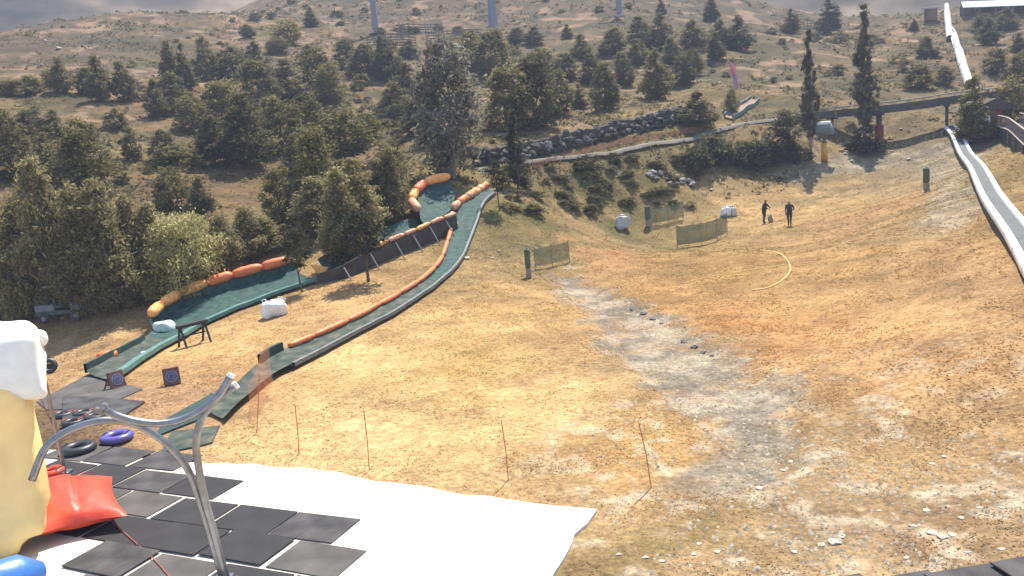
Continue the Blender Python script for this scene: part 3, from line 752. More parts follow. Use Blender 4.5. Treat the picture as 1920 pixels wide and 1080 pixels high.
for i in (3, 7, 11, 15, 20, 25):
    a = Ub[i] - Nn[i] * .75 + np.array([0, 0, -.05]); a[2] = h(a[0], a[1]); b = wt[i] - Nn[i] * .07 + np.array([0, 0, -.12])
    mb = MB(); mb.bar(a, b, .06, .05); mb.build('strut', M_STRUT, s1)
bumpers(s1, (wt + np.array([0, 0, .04]))[0:21], .12, 1.15, [M_FADED, M_FADED, M_AMBER], 'top_bumper', .02, .12, .4)
P = G(603, 520); mb = MB(); V8 = np.array([(-.55, 0, .75), (.42, .1, .5), (0, -.1, 0), (-.5, .25, .7), (.4, .35, .45), (.0, .2, .05)]) + P
mb.add(V8, [(0, 2, 1), (3, 4, 5), (0, 1, 4, 3), (1, 2, 5, 4), (2, 0, 3, 5)]); mb.build('corner_pad', M_AMBER, s1)
# banked curve
LC = Gs([(846,362),(806,372),(784,390),(776,410),(788,428)]); RC = Gs([(856,372),(850,395),(838,412),(818,422),(800,432)])
rc = two_edge_ribbon(LC, RC, 22, 7, .12, .25); rc[:, :, 2] += np.linspace(.55, 0, 7)[None]
mb = MB(); mb.grid(rc); mb.build('curve_carpet', M_CARPET, s1, True)
bumpers(s1, rc[:, 0] + np.array([0, 0, .22]), .30, 1.9, [M_AMBER, M_ORANGE, M_AMBER, M_FADED], 'curve_bumper', .0, .06, .5)
mb = MB(); mb.grid(edge_band(rc[:, 0] + np.array([0, 0, -.5]), .6, .12, .8)); mb.build('curve_wall', M_WALL, s1)

# right slide
L2 = Gs([(915,354),(872,384),(851,424),(842,456),(825,500),(790,536),(700,590),(620,630),(530,668),(487,694),(440,738),(392,778)])
R2 = Gs([(934,364),(908,386),(898,412),(884,450),(868,488),(842,520),(762,580),(650,642),(560,690),(512,716),(470,752),(425,796)])
s2 = thing('tubing_slide', 'long green tubing slide with a red-orange padded edge and pale right kerb', 'slide', G(640, 650))
rb = two_edge_ribbon(L2, R2, 90, 9)
mb = MB(); mb.grid(rb[:46]); mb.build('carpet', M_CARPET, s2, True)
mb = MB(); mb.grid(rb[45:]); mb.build('run_out_carpet', M_WORN, s2, True)
def frac_at(P, px, py):
    u, v, _ = project(P); return int(np.argmin((u - px) ** 2 + (v - py) ** 2))
a, b = frac_at(rb[:, 0], 850, 428), frac_at(rb[:, 0], 530, 666)
bumpers(s2, rb[a:b, 0] + np.array([0, 0, .05]), .12, 2.3, [M_ORANGE], 'edge_pad', -.06, .05, .55)
c = frac_at(rb[:, 0], 485, 694)
mb = MB(); mb.grid(edge_band(rb[b:c, 0], .28, .14)); mb.build('dark_edge', M_DARKG, s2)
c2 = frac_at(rb[:, -1], 548, 696)
mb = MB(); mb.grid(edge_band(rb[2:c2, -1], .03, .13)); mb.build('pale_edge', M_EDGE, s2)
Pm = smooth_path(Gs([(914,354),(885,372),(862,388),(848,402)]), 16); Pm[:, 2] += .30
bumpers(s2, Pm, .26, 1.1, [M_ORANGE, M_FADED, M_AMBER, M_FADED], 'top_bumper', .0, .12, .5)
Pm = smooth_path(Gs([(848,404),(850,418),(857,432)]), 9); Pm[:, 2] += .24
bumpers(s2, Pm, .18, 1.6, [M_FADED], 'top_bumper')

# ------------------------------------------------------------------ dark sheets, carpet end and mats at the run-out
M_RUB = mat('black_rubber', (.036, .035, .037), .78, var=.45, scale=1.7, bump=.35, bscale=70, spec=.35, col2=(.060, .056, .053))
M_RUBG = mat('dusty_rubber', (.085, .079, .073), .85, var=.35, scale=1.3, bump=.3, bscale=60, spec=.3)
def sheet(pxs, z, name, m, label, cat, group=None, thick=.03):
    P = np.array([at_z(px, py, z)[:2] for px, py in pxs]); c = P.mean(0); n = len(P)
    # follow the ground with a fine fan of quads
    rows = []
    dense = np.array([P[i] + (P[(i + 1) % n] - P[i]) * t for i in range(n) for t in np.linspace(0, 1, 8, endpoint=False)])
    for s in np.linspace(0.02, 1, 9):
        q = c + (dense - c) * s; q = np.vstack([q, q[:1]]); rows.append(np.c_[q, h(q[:, 0], q[:, 1]) + thick])
    q = np.vstack([dense, dense[:1]]); rows.append(np.c_[q, h(q[:, 0], q[:, 1]) - .03])
    mb = MB(); mb.grid(np.array(rows)); cz = float(h(c[0], c[1]))
    return single(mb, name, m, label, cat, (c[0], c[1], cz), group)
sheet([(165,706),(222,722),(268,735),(190,768),(90,775),(70,758)], 0, 'dark_sheet', M_RUBG, 'thin dark strip at the bottom of the left slide', 'carpet')  # thin dark strip following the ground
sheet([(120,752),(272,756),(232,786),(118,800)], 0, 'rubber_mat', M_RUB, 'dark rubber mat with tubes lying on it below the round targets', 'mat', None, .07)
sheet([(396,737),(420,744),(366,792),(290,822),(312,790)], 0, 'dark_sheet', M_DARKG, 'thin dark wedge at the bottom of the padded slide', 'carpet', None, .06)  # thin dark wedge following the ground
sheet([(322,812),(412,800),(398,828),(300,850)], 0, 'dark_sheet', M_WORN, 'torn greenish carpet end beside the concrete slab', 'carpet', None, .05)
A0, A1, A2 = at_z(560, 1012, .05), at_z(690, 1031, .05), at_z(515, 1051, .05)
ex = A1 - A0; ey = A2 - A0; LX = np.linalg.norm(ex); ex /= LX; ey = ey - ex * (ey @ ex); LY = np.linalg.norm(ey); ey /= LY
LX, LY = 1.5, 1.0
MATPOLY = [(120,838),(300,842),(352,872),(420,915),(430,936),(560,964),(690,1028),(705,1085),(700,1180),(60,1180),(88,1062),(205,1006),(60,985),(60,880)]
HOLES = [[(85,1000),(195,1000),(90,1058),(60,1060)], [(305,885),(375,868),(380,905)], [(430,905),(600,960),(470,950)]]
MU, MV = np.array(MATPOLY)[:, 0], np.array(MATPOLY)[:, 1]
Rm = np.c_[ex, ey, np.array([0, 0, 1.0])]
base_mats = []
for v in range(3):
    mb = MB(); mb.box((0, 0, 0), (LX * (.99), LY * .985, .024), None, .006); me = mb.mesh('rubber_mat'); me.materials.append([M_RUB, M_RUBG, mat('dark_black_rubber', (.028, .027, .028), .8, var=.25, scale=1.7, bump=.3, bscale=70)][v]); base_mats.append(me)
yaw = math.atan2(ex[1], ex[0])
nm = 0
for i in range(-14, 6):
    for j in range(-16, 8):
        c = A0 + ex * (i + .5 + .5 * (j % 2)) * LX * 1.035 + ey * (j + .5) * LY * 1.045
        u, v, dz = project(c)
        if dz < 3: continue
        if not in_poly(np.array([u]), np.array([v]), MATPOLY)[0]: continue
        if any(in_poly(np.array([u]), np.array([v]), hp)[0] for hp in HOLES): continue
        if v > 1140 or u < -60: continue
        o = link('rubber_mat', base_mats[rnd.choice([0, 0, 1, 2])])
        o.location = (c[0] + rnd.uniform(-.04, .04), c[1] + rnd.uniform(-.04, .04), .0435 + .0015 * rnd.random() + .026 * (nm % 2) * (rnd.random() < .35)); o.rotation_euler = (rnd.uniform(-.006, .006), rnd.uniform(-.006, .006), yaw + rnd.uniform(-.025, .025))
        tag(o, ['charcoal', 'dusty grey', 'deep black'][base_mats.index(o.data)] + ' rubber mat on the pale slab ' + ('near the pipe foot' if u > 340 else 'near the red cushion' if v > 900 else 'behind the red cushion'), 'mat', 'rubber mats on the slab'); nm += 1
for px, py, a in [(1570,1082,-.12),(1702,1079,-.12),(1862,1066,-.14),(1990,1050,-.14)]:
    P = at_z(px, py + 62, 0); P[2] = float(h(P[0], P[1])) + .05
    o = link('rubber_mat', base_mats[0]); o.location = [float(q) for q in P]; o.rotation_euler = (rnd.uniform(-.02, .02), 0, .13 + rnd.uniform(-.03, .03)); o.scale = (.95, 1.1, 1.5)
    tag(o, 'dark rubber mat lying on the stony dry ground', 'mat', 'rubber mats on the stony ground')

# ------------------------------------------------------------------ inflatable tower, cushion, tubes
M_WHITEV = mat('white_vinyl', (.86, .83, .74), .5, var=.05, bump=.25, bscale=3, spec=.4)
M_YELV = mat('yellow_vinyl', (.95, .68, .28), .5, var=.10, scale=2, bump=.4, bscale=3, spec=.4)
M_BLUEV = mat('blue_vinyl', (.05, .17, .50), .4, var=.1, scale=2, bump=.3, bscale=4, spec=.5)
M_REDV = mat('red_vinyl', (.62, .065, .03), .42, var=.12, scale=3, bump=.5, bscale=3.5, spec=.45)
tb = at_z(15, 1055, .04); fwd = np.array([tb[0], tb[1], 0]); fwd /= np.linalg.norm(fwd); sid = np.array([fwd[1], -fwd[0], 0])
RT = np.c_[sid, fwd, np.array([0, 0, 1.0])]
it = thing('inflatable_tower', 'tall yellow inflatable tower with overexposed white top beside the rubber mats', 'inflatable', tb)
def ipt(px, py, back=0.0):
    v = ray(px, py); t = ((tb + fwd * (.6 + back) - CAM) @ fwd) / (v @ fwd); return CAM + v * t
def iblock(name, m, x0, y0, x1, y1, depth, e=.3, back=0.0, wob=.25, lean=0.0, seed=1):
    a = ipt((x0 + x1) / 2, (y0 + y1) / 2, back); wd = px_size(x1 - x0, a); hh = px_size(y1 - y0, a) * 1.02
    mb = MB(); mb.puff((0, 0, 0), (wd, depth, hh), None, e, 40, 26, wob, seed)
    V = np.concatenate(mb.v); V[:, 0] += V[:, 2] * lean; mb.v = [V @ RT.T + a]
    return mb.build(name, m, it, True)
iblock('overexposed_block', M_WHITEV, -190, 626, 62, 762, 2.0, .26, .10, .24, .04, 3)  # top of the yellow tower, overexposure put in as a white colour
iblock('yellow_block', M_YELV, -260, 705, 50, 1052, 1.9, .34, .0, .30, .06, 5)
iblock('top_ball', M_WHITEV, 56, 620, 86, 650, .36, .8, .15, 0.05, 0, 2)
bl = at_z(48, 1120, .04)
mb = MB(); mb.tube(np.array([bl + sid * -1.7 + fwd * .2 + (0, 0, .36), bl + sid * -.8 + (0, 0, .4), bl + (0, 0, .4), bl + sid * .32 + fwd * .12 + (0, 0, .34)]), [.36, .4, .38, .16], 16); mb.build('blue_base', M_BLUEV, it, True)
mb = MB(); q = at_z(0, 1165, .04); mb.tube(np.array([q + sid * -1.6 + (0, 0, .4), q + sid * -.2 + (0, 0, .42), q + sid * .22 + (0, 0, .3)]), [.42, .42, .2], 16); mb.build('yellow_base', M_YELV, it, True)
cp = at_z(148, 968, .07); cl = thing('floor_cushion', 'large shiny red vinyl cushion with pinched corners on the mats', 'cushion', cp)
n = 30; rows = []; 
cr = [at_z(60, 1032, .08), at_z(244, 990, .08), at_z(214, 914, .08), at_z(64, 926, .08)]
for side in (1, -1):
    R_ = []
    for i in range(n):
        row = []
        for j in range(n):
            u, v = i / (n - 1), j / (n - 1)
            q = (cr[0] * (1 - u) + cr[1] * u) * (1 - v) + (cr[3] * (1 - u) + cr[2] * u) * v
            b = (math.sin(math.pi * u) * math.sin(math.pi * v)) ** .45
            pin = .10 * (math.sin(math.pi * u) * (2 * v - 1) * (1 - 0) ) * 0
            cc = (cr[0] + cr[1] + cr[2] + cr[3]) / 4
            edge_in = 1 - .13 * (math.sin(math.pi * u) if min(v, 1 - v) < .5 else 0) * (abs(2 * v - 1) ** 3) - .13 * math.sin(math.pi * v) * (abs(2 * u - 1) ** 3)
            q = cc + (q - cc) * edge_in
            ru = float(vnoise(np.array(u * 7 + v * 2), np.array(v * 4), 19)) - .5
            z = .30 + side * (.36 if side > 0 else .28) * b + side * .10 * ru * b + .16 * (u < .5) * b * side * (side > 0) * math.sin(math.pi * v)
            row.append((q[0], q[1], cp[2] + max(.004, z - .02)))
        R_.append(row)
    mb = MB(); mb.grid(np.array(R_) if side > 0 else np.array(R_)[::-1]); mb.build('cushion_top' if side > 0 else 'cushion_underside', M_REDV, cl, True)
mb = MB(); mb.box(at_z(222, 962, .30), (.1, .1, .05), rotz(.4), .01); mb.build('white_valve', M_WHITEV, cl)

def tube_thing(px, py, wpx, m, label, z=None, tilt=None, handle=None, sc=1.0, ratio=.30):
    P = G(px, py) if z is None else at_z(px, py, z)
    D = px_size(wpx, P); r = D * ratio / 2; R = D / 2 - r
    t = thing('inner_tube', label, 'tube', P)
    R3 = None if tilt is None else rotz(tilt[1]) @ rotx(tilt[0])
    lift = r * .8 if tilt is None else (R + r) * math.sin(abs(tilt[0])) + r * math.cos(tilt[0]) * .5
    mb = MB(); mb.torus(P + (0, 0, lift), R, r, R3, 32, 14, .85); tbd = mb.build('tube_body', m, t, True)
    mb = MB(); a = [(R - r * .6) * np.array([math.cos(q), math.sin(q), 0]) for q in np.linspace(0, 2 * math.pi, 18, endpoint=False)]
    a = np.array(a) @ (np.eye(3) if R3 is None else R3).T + P + (0, 0, lift - .06); mb.add(a, [tuple(range(18))]); mb.build('seat_floor', M_RUB, t)
    for s in (-1, 1):
        d = np.array([s * (R), .15, 0]); e = np.array([s * R, -.15, 0]); rot = np.eye(3) if R3 is None else R3
        n_ = rot @ np.array([0, 0, r * .8]); o_ = P + (0, 0, lift)
        mb = MB(); mb.tube([o_ + rot @ d + n_ * .95, o_ + rot @ (d * .6 + e * .4) + n_ * 1.25, o_ + rot @ (d * .4 + e * .6) + n_ * 1.25, o_ + rot @ e + n_ * .95], .018, 6); mb.build('handle', handle or M_RUB, tbd, True)
    return t
M_PURP = mat('purple_nylon', (.10, .085, .30), .32, var=.15, spec=.6); M_BLK = mat('black_nylon', (.025, .026, .03), .45, var=.2, spec=.5)
tube_thing(220, 826, 60, M_PURP, 'shiny purple inner tube lying flat behind the bent pipes', .03)
tube_thing(148, 848, 64, M_BLK, 'black inner tube lying flat beside the leaning pole', .03)
tube_thing(97, 900, 52, M_BLK, 'black inner tube under the red inner tube', .05)
tt = tube_thing(97, 889, 46, M_REDV, 'red inner tube stacked on a black one behind the cushion', .26)
tube_thing(94, 700, 30, M_BLK, 'black inner tube leaning up near the inflatable tower', None, (1.1, .5))
M_REDN = mat('faded_red_nylon', (.35, .07, .05), .6)
for k, (px, py) in enumerate([(118, 782), (158, 779), (178, 786), (137, 796)]):
    o = tube_thing(px, py, 40, M_BLK, 'dark inner tube with red handles lying on the mat below the targets', .04 if k < 3 else .12, None, M_REDN); o['group'] = 'inner tubes on the dark mat'

# ------------------------------------------------------------------ bent pipes
M_PIPE = mat('galvanised_pipe', (.26, .26, .265), .36, metal=.85, var=.2, scale=6, spec=.6)
ft = at_z(428, 1092, .03); pf = np.array([ft[0], ft[1], 0]); pf /= np.linalg.norm(pf)
def ppt(px, py, off=0.0):
    v = ray(px, py); t = ((ft + pf * off - CAM) @ pf) / (v @ pf); return CAM + v * t
fr = thing('pipe_frame', 'frame of bent galvanised steel pipes arching over the rubber mats', 'frame', (ft[0], ft[1], .03))
def pipe(name, pxs, off, r, n=40):
    P = smooth_path([ppt(px, py, off) for px, py in pxs], n); mb = MB(); mb.tube(P, r, 14); o = mb.build(name, M_PIPE, fr, True); return P
pp = pipe('upright_pipe', [(428,1096),(402,1000),(383,930),(370,860),(368,825),(378,785),(400,755),(442,722)], 0, .062)
pipe('hoop_pipe', [(60,900),(84,842),(120,812),(165,794),(205,788),(255,796),(300,822),(335,855),(358,892),(375,940),(405,1040),(420,1098)], .16, .060, 60)
pb = pipe('bowl_pipe', [(192,764),(215,778),(255,790),(300,794),(345,785),(385,763),(412,738),(433,704)], -.14, .062)
for P0, P1, nm_ in [(pb[0], pb[1], 'flange'), (pb[-1], pb[-2], 'end_cap'), (pp[-1], pp[-2], 'end_cap')]:
    mb = MB(); d = (P0 - P1) / np.linalg.norm(P0 - P1); mb.tube([P0 - d * .03, P0 + d * .03], .10 if nm_ == 'flange' else .068, 14); mb.build(nm_, M_WHITEV if nm_ != 'flange' else M_PIPE, fr)
for dx, dy in ((-8, 2), (4, -6), (0, 6)):
    P0 = ppt(190 + dx, 766 + dy, -.14); mb = MB(); mb.tube([P0 - pf * .09, P0 + pf * .05], .04, 8); mb.build('bolt', M_PIPE, fr)
for q in (ft, ppt(420, 1098, .16)):
    mb = MB(); mb.box((q[0], q[1], .045), (.3, .3, .03), None, .005); mb.build('base_plate', M_PIPE, fr)
po = at_z(123, 889, .04); ppole = thing('metal_pole', 'slightly curved thin steel pole leaning over beside the overexposed white inflatable top', 'pole', po)
d0 = np.array([po[0], po[1], 0]); d0 /= np.linalg.norm(d0)
def qpt(px, py):
    v = ray(px, py); t = ((po - CAM) @ d0) / (v @ d0); return CAM + v * t
P = smooth_path([qpt(*q) for q in [(123,890),(112,840),(98,775),(83,705),(75,655),(76,624)]], 24)
mb = MB(); mb.tube(P, .045, 10); mb.build('pole_shaft', M_PIPE, ppole, True)
mb = MB(); mb.box((po[0], po[1], .085), (.26, .26, .08), None, .01); mb.build('base_block', M_PIPE, ppole)
mb = MB(); mb.tube([P[-2], qpt(64, 720), qpt(100, 800), qpt(118, 885)], .012, 5); mb.build('guy_rope', mat('red_cord', (.30, .09, .07), .8), ppole)
rp = smooth_path([at_z(*q, .075) for q in [(196,965),(240,1005),(285,1045),(330,1095)]], 20)
mb = MB(); mb.tube(rp, .012, 5); single(mb, 'cord', MATS['red_cord'], 'thin red cord running from the red cushion across the mats', 'cord', at_z(240, 1005, .06))

# ------------------------------------------------------------------ targets, trestle, bag, ball
M_TBOARD = mat('target_board', (.16, .075, .06), .8, var=.2); M_TBLUE = mat('target_blue', (.09, .10, .17), .8); M_TWHITE = mat('target_ring_white', (.35, .36, .42), .8)
for px, py, lb in [(221, 727, 'square archery target with round blue face, tilted, by the slide end'), (324, 721, 'square archery target with round blue face, upright, on open grass')]:
    P = G(px, py); s = px_size(29, P); t = thing('archery_target', lb, 'target', P)
    yaw_ = math.atan2(P[0], P[1]) * -1 + (.5 if px < 300 else .05); R = rotz(yaw_) @ rotx(-.18 if px > 300 else -.25)
    c = P + (0, 0, s * .56)
    mb = MB(); mb.box(c, (s, .12, s * 1.12), R, .015); bd = mb.build('board', M_TBOARD, t)
    for rr, mm, dy in ((.40, M_TBLUE, .063), (.36, M_TWHITE, .066), (.33, M_TBLUE, .069), (.20, M_TWHITE, .072), (.18, M_TBLUE, .075)):
        q = np.array([(s * rr * math.cos(a), -dy, s * rr * math.sin(a)) for a in np.linspace(0, 2 * math.pi, 28, endpoint=False)]) @ R.T + c
        mb = MB(); mb.add(q, [tuple(range(28))]); mb.build('ring', mm, bd)
    for sx in (-1, 1):
        b_ = P + R @ np.array([sx * s * .35, .55, -.3]); b_[2] = h(b_[0], b_[1]); mb = MB(); mb.bar(c + R @ np.array([sx * s * .35, .07, s * .4]), b_, .04); mb.build('leg', M_TBOARD, t)
M_BLACKW = mat('black_painted_wood', (.03, .028, .03), .6, var=.3)
a, b = G(343, 652), G(388, 640); t = thing('trestle', 'black trestle standing on the grass between the two slides', 'trestle', (a + b) / 2)
hh = px_size(40, a); ux = (b - a) / np.linalg.norm(b - a); uy = np.array([-ux[1], ux[0], 0])
ta, tb_ = a + (0, 0, hh), b + (0, 0, hh)
mb = MB(); mb.bar(ta - ux * .12, tb_ + ux * .12, .28, .14, .01); mb.build('top_beam', M_BLACKW, t)
for q in (ta, tb_):
    for s in (-1, 1):
        f_ = q + uy * s * .38; f_[2] = h(f_[0], f_[1]); mb = MB(); mb.bar(f_, q + uy * s * .05 - (0, 0, .05), .07); mb.build('leg', M_BLACKW, t)
mb = MB(); mb.bar((ta + a) / 2, (tb_ + b) / 2, .05); mb.build('stretcher', M_BLACKW, t)
M_BAG = mat('white_woven_bag', (.72, .71, .67), .8, var=.10, scale=4, bump=.5, bscale=6); M_BAGG = mat('grey_woven_bag', (.46, .46, .43), .85, var=.15, scale=4, bump=.5, bscale=6)
def bulk_bag(px, py, wpx, hpx, lb, m, yaw_=.4, lean=0.0, n=1):
    P = G(px, py); W = px_size(wpx, P); H = px_size(hpx, P); t = thing('bulk_bag', lb, 'bag', P)
    mb = MB(); mb.puff(P + (0, 0, H * .46), (W, W * .8, H * .96), rotz(yaw_) @ rotx(lean), .48, 24, 16, .30, int(px)); bb = mb.build('bag_body', m, t, True)
    mb = MB(); mb.puff(P + (0, 0, H * .95), (W * .35, W * .3, H * .25), rotz(yaw_), .6, 12, 8, .1, 4); mb.build('spout', m, bb, True)
    for sx in (-1, 1):
        for sy in (-1, 1):
            q = P + rotz(yaw_) @ np.array([sx * W * .4, sy * W * .3, H * .85]); mb = MB(); mb.tube([q, q + (sx * .05, 0, H * .2), q + (-sx * .12, 0, H * .22), q + (-sx * .16, 0, 0)], .025, 6); mb.build('lifting_loop', m, bb, True)
bulk_bag(517, 592, 42, 30, 'white bulk bag slumped on the grass between the slides', M_BAG, .5, .1)
bulk_bag(1168, 429, 25, 26, 'grey-white bulk bag standing alone on the field', M_BAGG, .3)
bulk_bag(1362, 405, 17, 18, 'pair of white bulk bags behind the long green net, rounder one', M_BAG, .2); bulk_bag(1374, 404, 14, 18, 'pair of bulk bags behind the long green net, greyer one', M_BAGG, .6)
P = G(271, 673); mb = MB(); mb.puff(P + (0, 0, .2), (.24, .24, .24), None, 1.0, 20, 14); single(mb, 'ball', M_BAG, 'small white ball lying on the edge of the left slide', 'ball', P + (0, 0, .08), smooth=True)

# ------------------------------------------------------------------ nets
def net_panel(parent, A, B, hgt, m, name='net', sag=.08, lift=.05, ns=14, nv=5, hb=None):
    A = np.asarray(A); B = np.asarray(B); rows = []; uvs = []
    L = np.linalg.norm(B - A)
    for i in range(ns + 1):
        u = i / ns; q = A + (B - A) * u; row = []
        for j in range(nv + 1):
            v = j / nv; H = hgt if hb is None else hgt * (1 - u) + hb * u
            bow = sag * math.sin(math.pi * u) * (1 + .6 * math.sin(u * 9))
            side = np.array([-(B - A)[1], (B - A)[0], 0]) / (L + 1e-6) * (bow * 1.2 + .05 * math.sin(7 * u + 3 * v))
            row.append(q + side + np.array([0, 0, lift + v * H - bow * v])); uvs.append((u * L, v * H, 0))
        rows.append(row)
    mb = MB(); mb.grid(np.array(rows)); o = mb.build(name, m, parent, True)
    at = o.data.attributes.new('weave', 'FLOAT_VECTOR', 'POINT'); at.data.foreach_set('vector', np.array(uvs).ravel())
    return o
M_GNET = mat('green_net', (.105, .15, .08), .8, var=.2, weave=(22.0, .42)); M_GNET2 = mat('dark_green_net', (.06, .12, .075), .8, var=.2, weave=(22.0, .50))
M_ONET = mat('orange_net', (.62, .16, .06), .8, var=.15, weave=(16.0, .16)); M_ONETD = mat('dense_orange_net', (.36, .14, .075), .8, var=.25, weave=(16.0, .36))
M_POSTW = mat('weathered_post', (.24, .21, .17), .8, var=.3); M_GPAD = mat('green_post_pad', (.085, .105, .075), .8, var=.3); M_PINK = mat('pinkish_pad', (.27, .215, .175), .8, var=.3)
def net_fence(pxs, hpx, lb, m, first_pad=True, padm=None):
    Ps = [G(*q) for q in pxs]; t = thing('safety_net', lb, 'net', Ps[0]); H = px_size(hpx, Ps[0])
    for k, P in enumerate(Ps):
        mb = MB(); mb.tube([P - (0, 0, .1), P + (0, 0, H * 1.06)], .022, 8); mb.build('post', M_POSTW, t)
    for A, B in zip(Ps[:-1], Ps[1:]): net_panel(t, A, B, H * .86, m, lift=H * .14)
    return t
def padded_post(px, py, hpx, wpx, lb):
    P = G(px, py); H = px_size(hpx, P); W = px_size(wpx, P); t = thing('padded_post', lb, 'post', P)
    mb = MB(); mb.tube([P - (0, 0, .1), P + (0, 0, H * 1.02)], .05, 8); mb.build('post', M_POSTW, t)
    mb = MB(); mb.puff(P + (0, 0, H * .66), (W * .72, W * .72, H * .64), None, .28, 16, 12, .08, 3); mb.build('green_pad', M_GPAD, t, True)
    mb = MB(); mb.puff(P + (0, 0, H * .18), (W * .76, W * .74, H * .36), None, .28, 16, 12, .08, 4); mb.build('lower_pad', M_PINK, t, True)
padded_post(992, 521, 56, 15, 'green padded post at the top of the gravel strip')
net_fence([(1004,506),(1036,500),(1068,492)], 42, 'short green net beside the padded post above the gravel strip', M_GNET)
padded_post(1216, 425, 40, 13, 'brownish padded post at the end of the far green net')
net_fence([(1222,424),(1254,418),(1282,411)], 34, 'pale green net behind the grey bulk bag', M_GNET)
net_fence([(1270,466),(1316,460),(1345,452),(1364,440)], 42, 'long dark green net curving on the field in front of white bags', M_GNET2)
padded_post(1737, 358, 44, 13, 'tall green padded post beside the conveyor belt')
# thin orange slalom style fence
posts = [((480,812),(486,700)),((560,852),(553,760)),((692,882),(682,770)),((953,900),(940,788)),((1222,914),(1197,790))]
t = thing('orange_fence', 'sagging orange mesh fence on thin poles along the slab edge', 'fence', G(692, 882)); tops = []; feet = []
M_OPOLE = mat('orange_fibre_pole', (.50, .16, .08), .6)
for (bx, by), (tx, ty) in posts:
    B = G(bx, by); d = np.array([B[0], B[1], 0]); d /= np.linalg.norm(d); v = ray(tx, ty); T = CAM + v * (((B - CAM) @ d) / (v @ d)); feet.append(B); tops.append(T)
    mb = MB(); mb.tube([B - (0, 0, .1), B * .5 + T * .5 + (.02, 0, 0), T], .012, 6); mb.build('pole', M_OPOLE, t)
Q = G(514, 716)
net_panel(t, feet[0], Q, 1.35, mat('dense_orange_mesh', (.70, .26, .12), .8, var=.1, weave=(14.0, .12)), sag=.05)
for A, B in zip(tops[:-1], tops[1:]):
    n = 12; P = np.array([A * (1 - u) + B * u - np.array([0, 0, .35 * math.sin(math.pi * u)]) for u in np.linspace(0, 1, n)]); mb = MB(); mb.tube(P, .004, 4); mb.build('top_cord', M_OPOLE, t)

# hose lying on the field
hp = onto(smooth_path(Gs([(1425,470),(1452,473),(1472,484),(1482,505),(1468,525),(1438,541),(1410,545)]), 60), .02)
mb = MB(); mb.tube(hp, .03, 6); single(mb, 'hose', mat('yellow_hose', (.75, .52, .20), .7), 'pale yellow hose curved in a wide arc on the field', 'hose', hp[20], smooth=True)
hp = onto(smooth_path(Gs([(1278,532),(1330,520),(1400,508),(1470,497)]), 40), .02)
mb = MB(); mb.tube(hp, .014, 6); single(mb, 'rope', MATS['yellow_hose'], 'thin pale rope lying straight inside the hose arc', 'rope', hp[20], smooth=True)
#MORE

# ------------------------------------------------------------------ sled track, boulder wall, red net
M_TRACK = mat('pale_track', (.19, .165, .13), .8, var=.25, scale=.6, bump=.3, bscale=12, col2=(.12, .105, .085))
tp = smooth_path(Gs([(890,318),(960,306),(1030,297),(1110,288),(1180,277),(1250,266),(1320,250),(1400,230),(1470,219),(1500,216)]), 80); tp = onto(tp)
T = np.gradient(tp, axis=0); T[:, 2] = 0; T /= np.linalg.norm(T, axis=1)[:, None]; Nn = np.c_[-T[:, 1], T[:, 0], np.zeros(80)]
wd = (.5 + .2 * np.array([vnoise(np.array(i / 5.), np.array(0.), 3) for i in range(80)]))
rows = np.stack([tp + Nn * (wd * u)[:, None] + np.array([0, 0, dz]) for u, dz in ((-1.3, -.2), (-1, .07), (-.75, .10), (0, .06), (.75, .10), (1, .07), (1.3, -.2))], 1)
mb = MB(); mb.grid(rows); o = mb.build('path', M_TRACK, None, True); o['kind'] = 'structure'
M_BOULD = mat('dark_boulder', (.036, .034, .032), .9, var=.4, scale=2.5, bump=.6, bscale=8, col2=(.075, .068, .06)); M_BOULP = mat('pale_boulder', (.30, .28, .25), .9, var=.3, scale=2.5, bump=.5, bscale=8)
def rock_mesh(seed, m, flat=.75):
    import bmesh as bmm
    bm = bmm.new(); bmm.ops.create_icosphere(bm, subdivisions=2, radius=.5); rs = np.random.RandomState(seed)
    dirs = rs.randn(9, 3); dirs /= np.linalg.norm(dirs, axis=1)[:, None]; cut = .22 + .17 * rs.rand(9)
    for v in bm.verts:
        q = np.array(v.co)
        for d, c in zip(dirs, cut):
            s_ = q @ d
            if s_ > c: q = q - d * (s_ - c) * .9
        q = q + rs.randn(3) * .012; q[2] *= flat; v.co = q
    me = bpy.data.meshes.new('boulder'); bm.to_mesh(me); bm.free(); me.materials.append(m); return me
BOUL = [rock_mesh(i, M_BOULD) for i in range(6)] + [rock_mesh(20 + i, M_BOULP) for i in range(3)]
wp = onto(smooth_path(Gs([(898,312),(960,302),(1020,291),(1080,275),(1140,262),(1200,248),(1260,232),(1296,222)]), 120))
bw = thing('boulder_wall', 'long dark dry wall of piled boulders above the pale sled track', 'wall', wp[60])
L = np.r_[0, np.cumsum(np.linalg.norm(np.diff(wp, axis=0), axis=1))]; nst = 0
Tn = np.gradient(wp, axis=0); Tn[:, 2] = 0; Tn /= np.linalg.norm(Tn, axis=1)[:, None]; Wn = np.c_[-Tn[:, 1], Tn[:, 0], np.zeros(len(wp))]
if Wn[60][1] < 0: Wn = -Wn
step = L[-1] / 64
mb = MB(); mb.grid(edge_band(wp + Wn * .55, 1.25, .7, .3)); mb.build('earth_core', mat('dark_earth', (.07, .06, .05), .95, var=.3), bw)
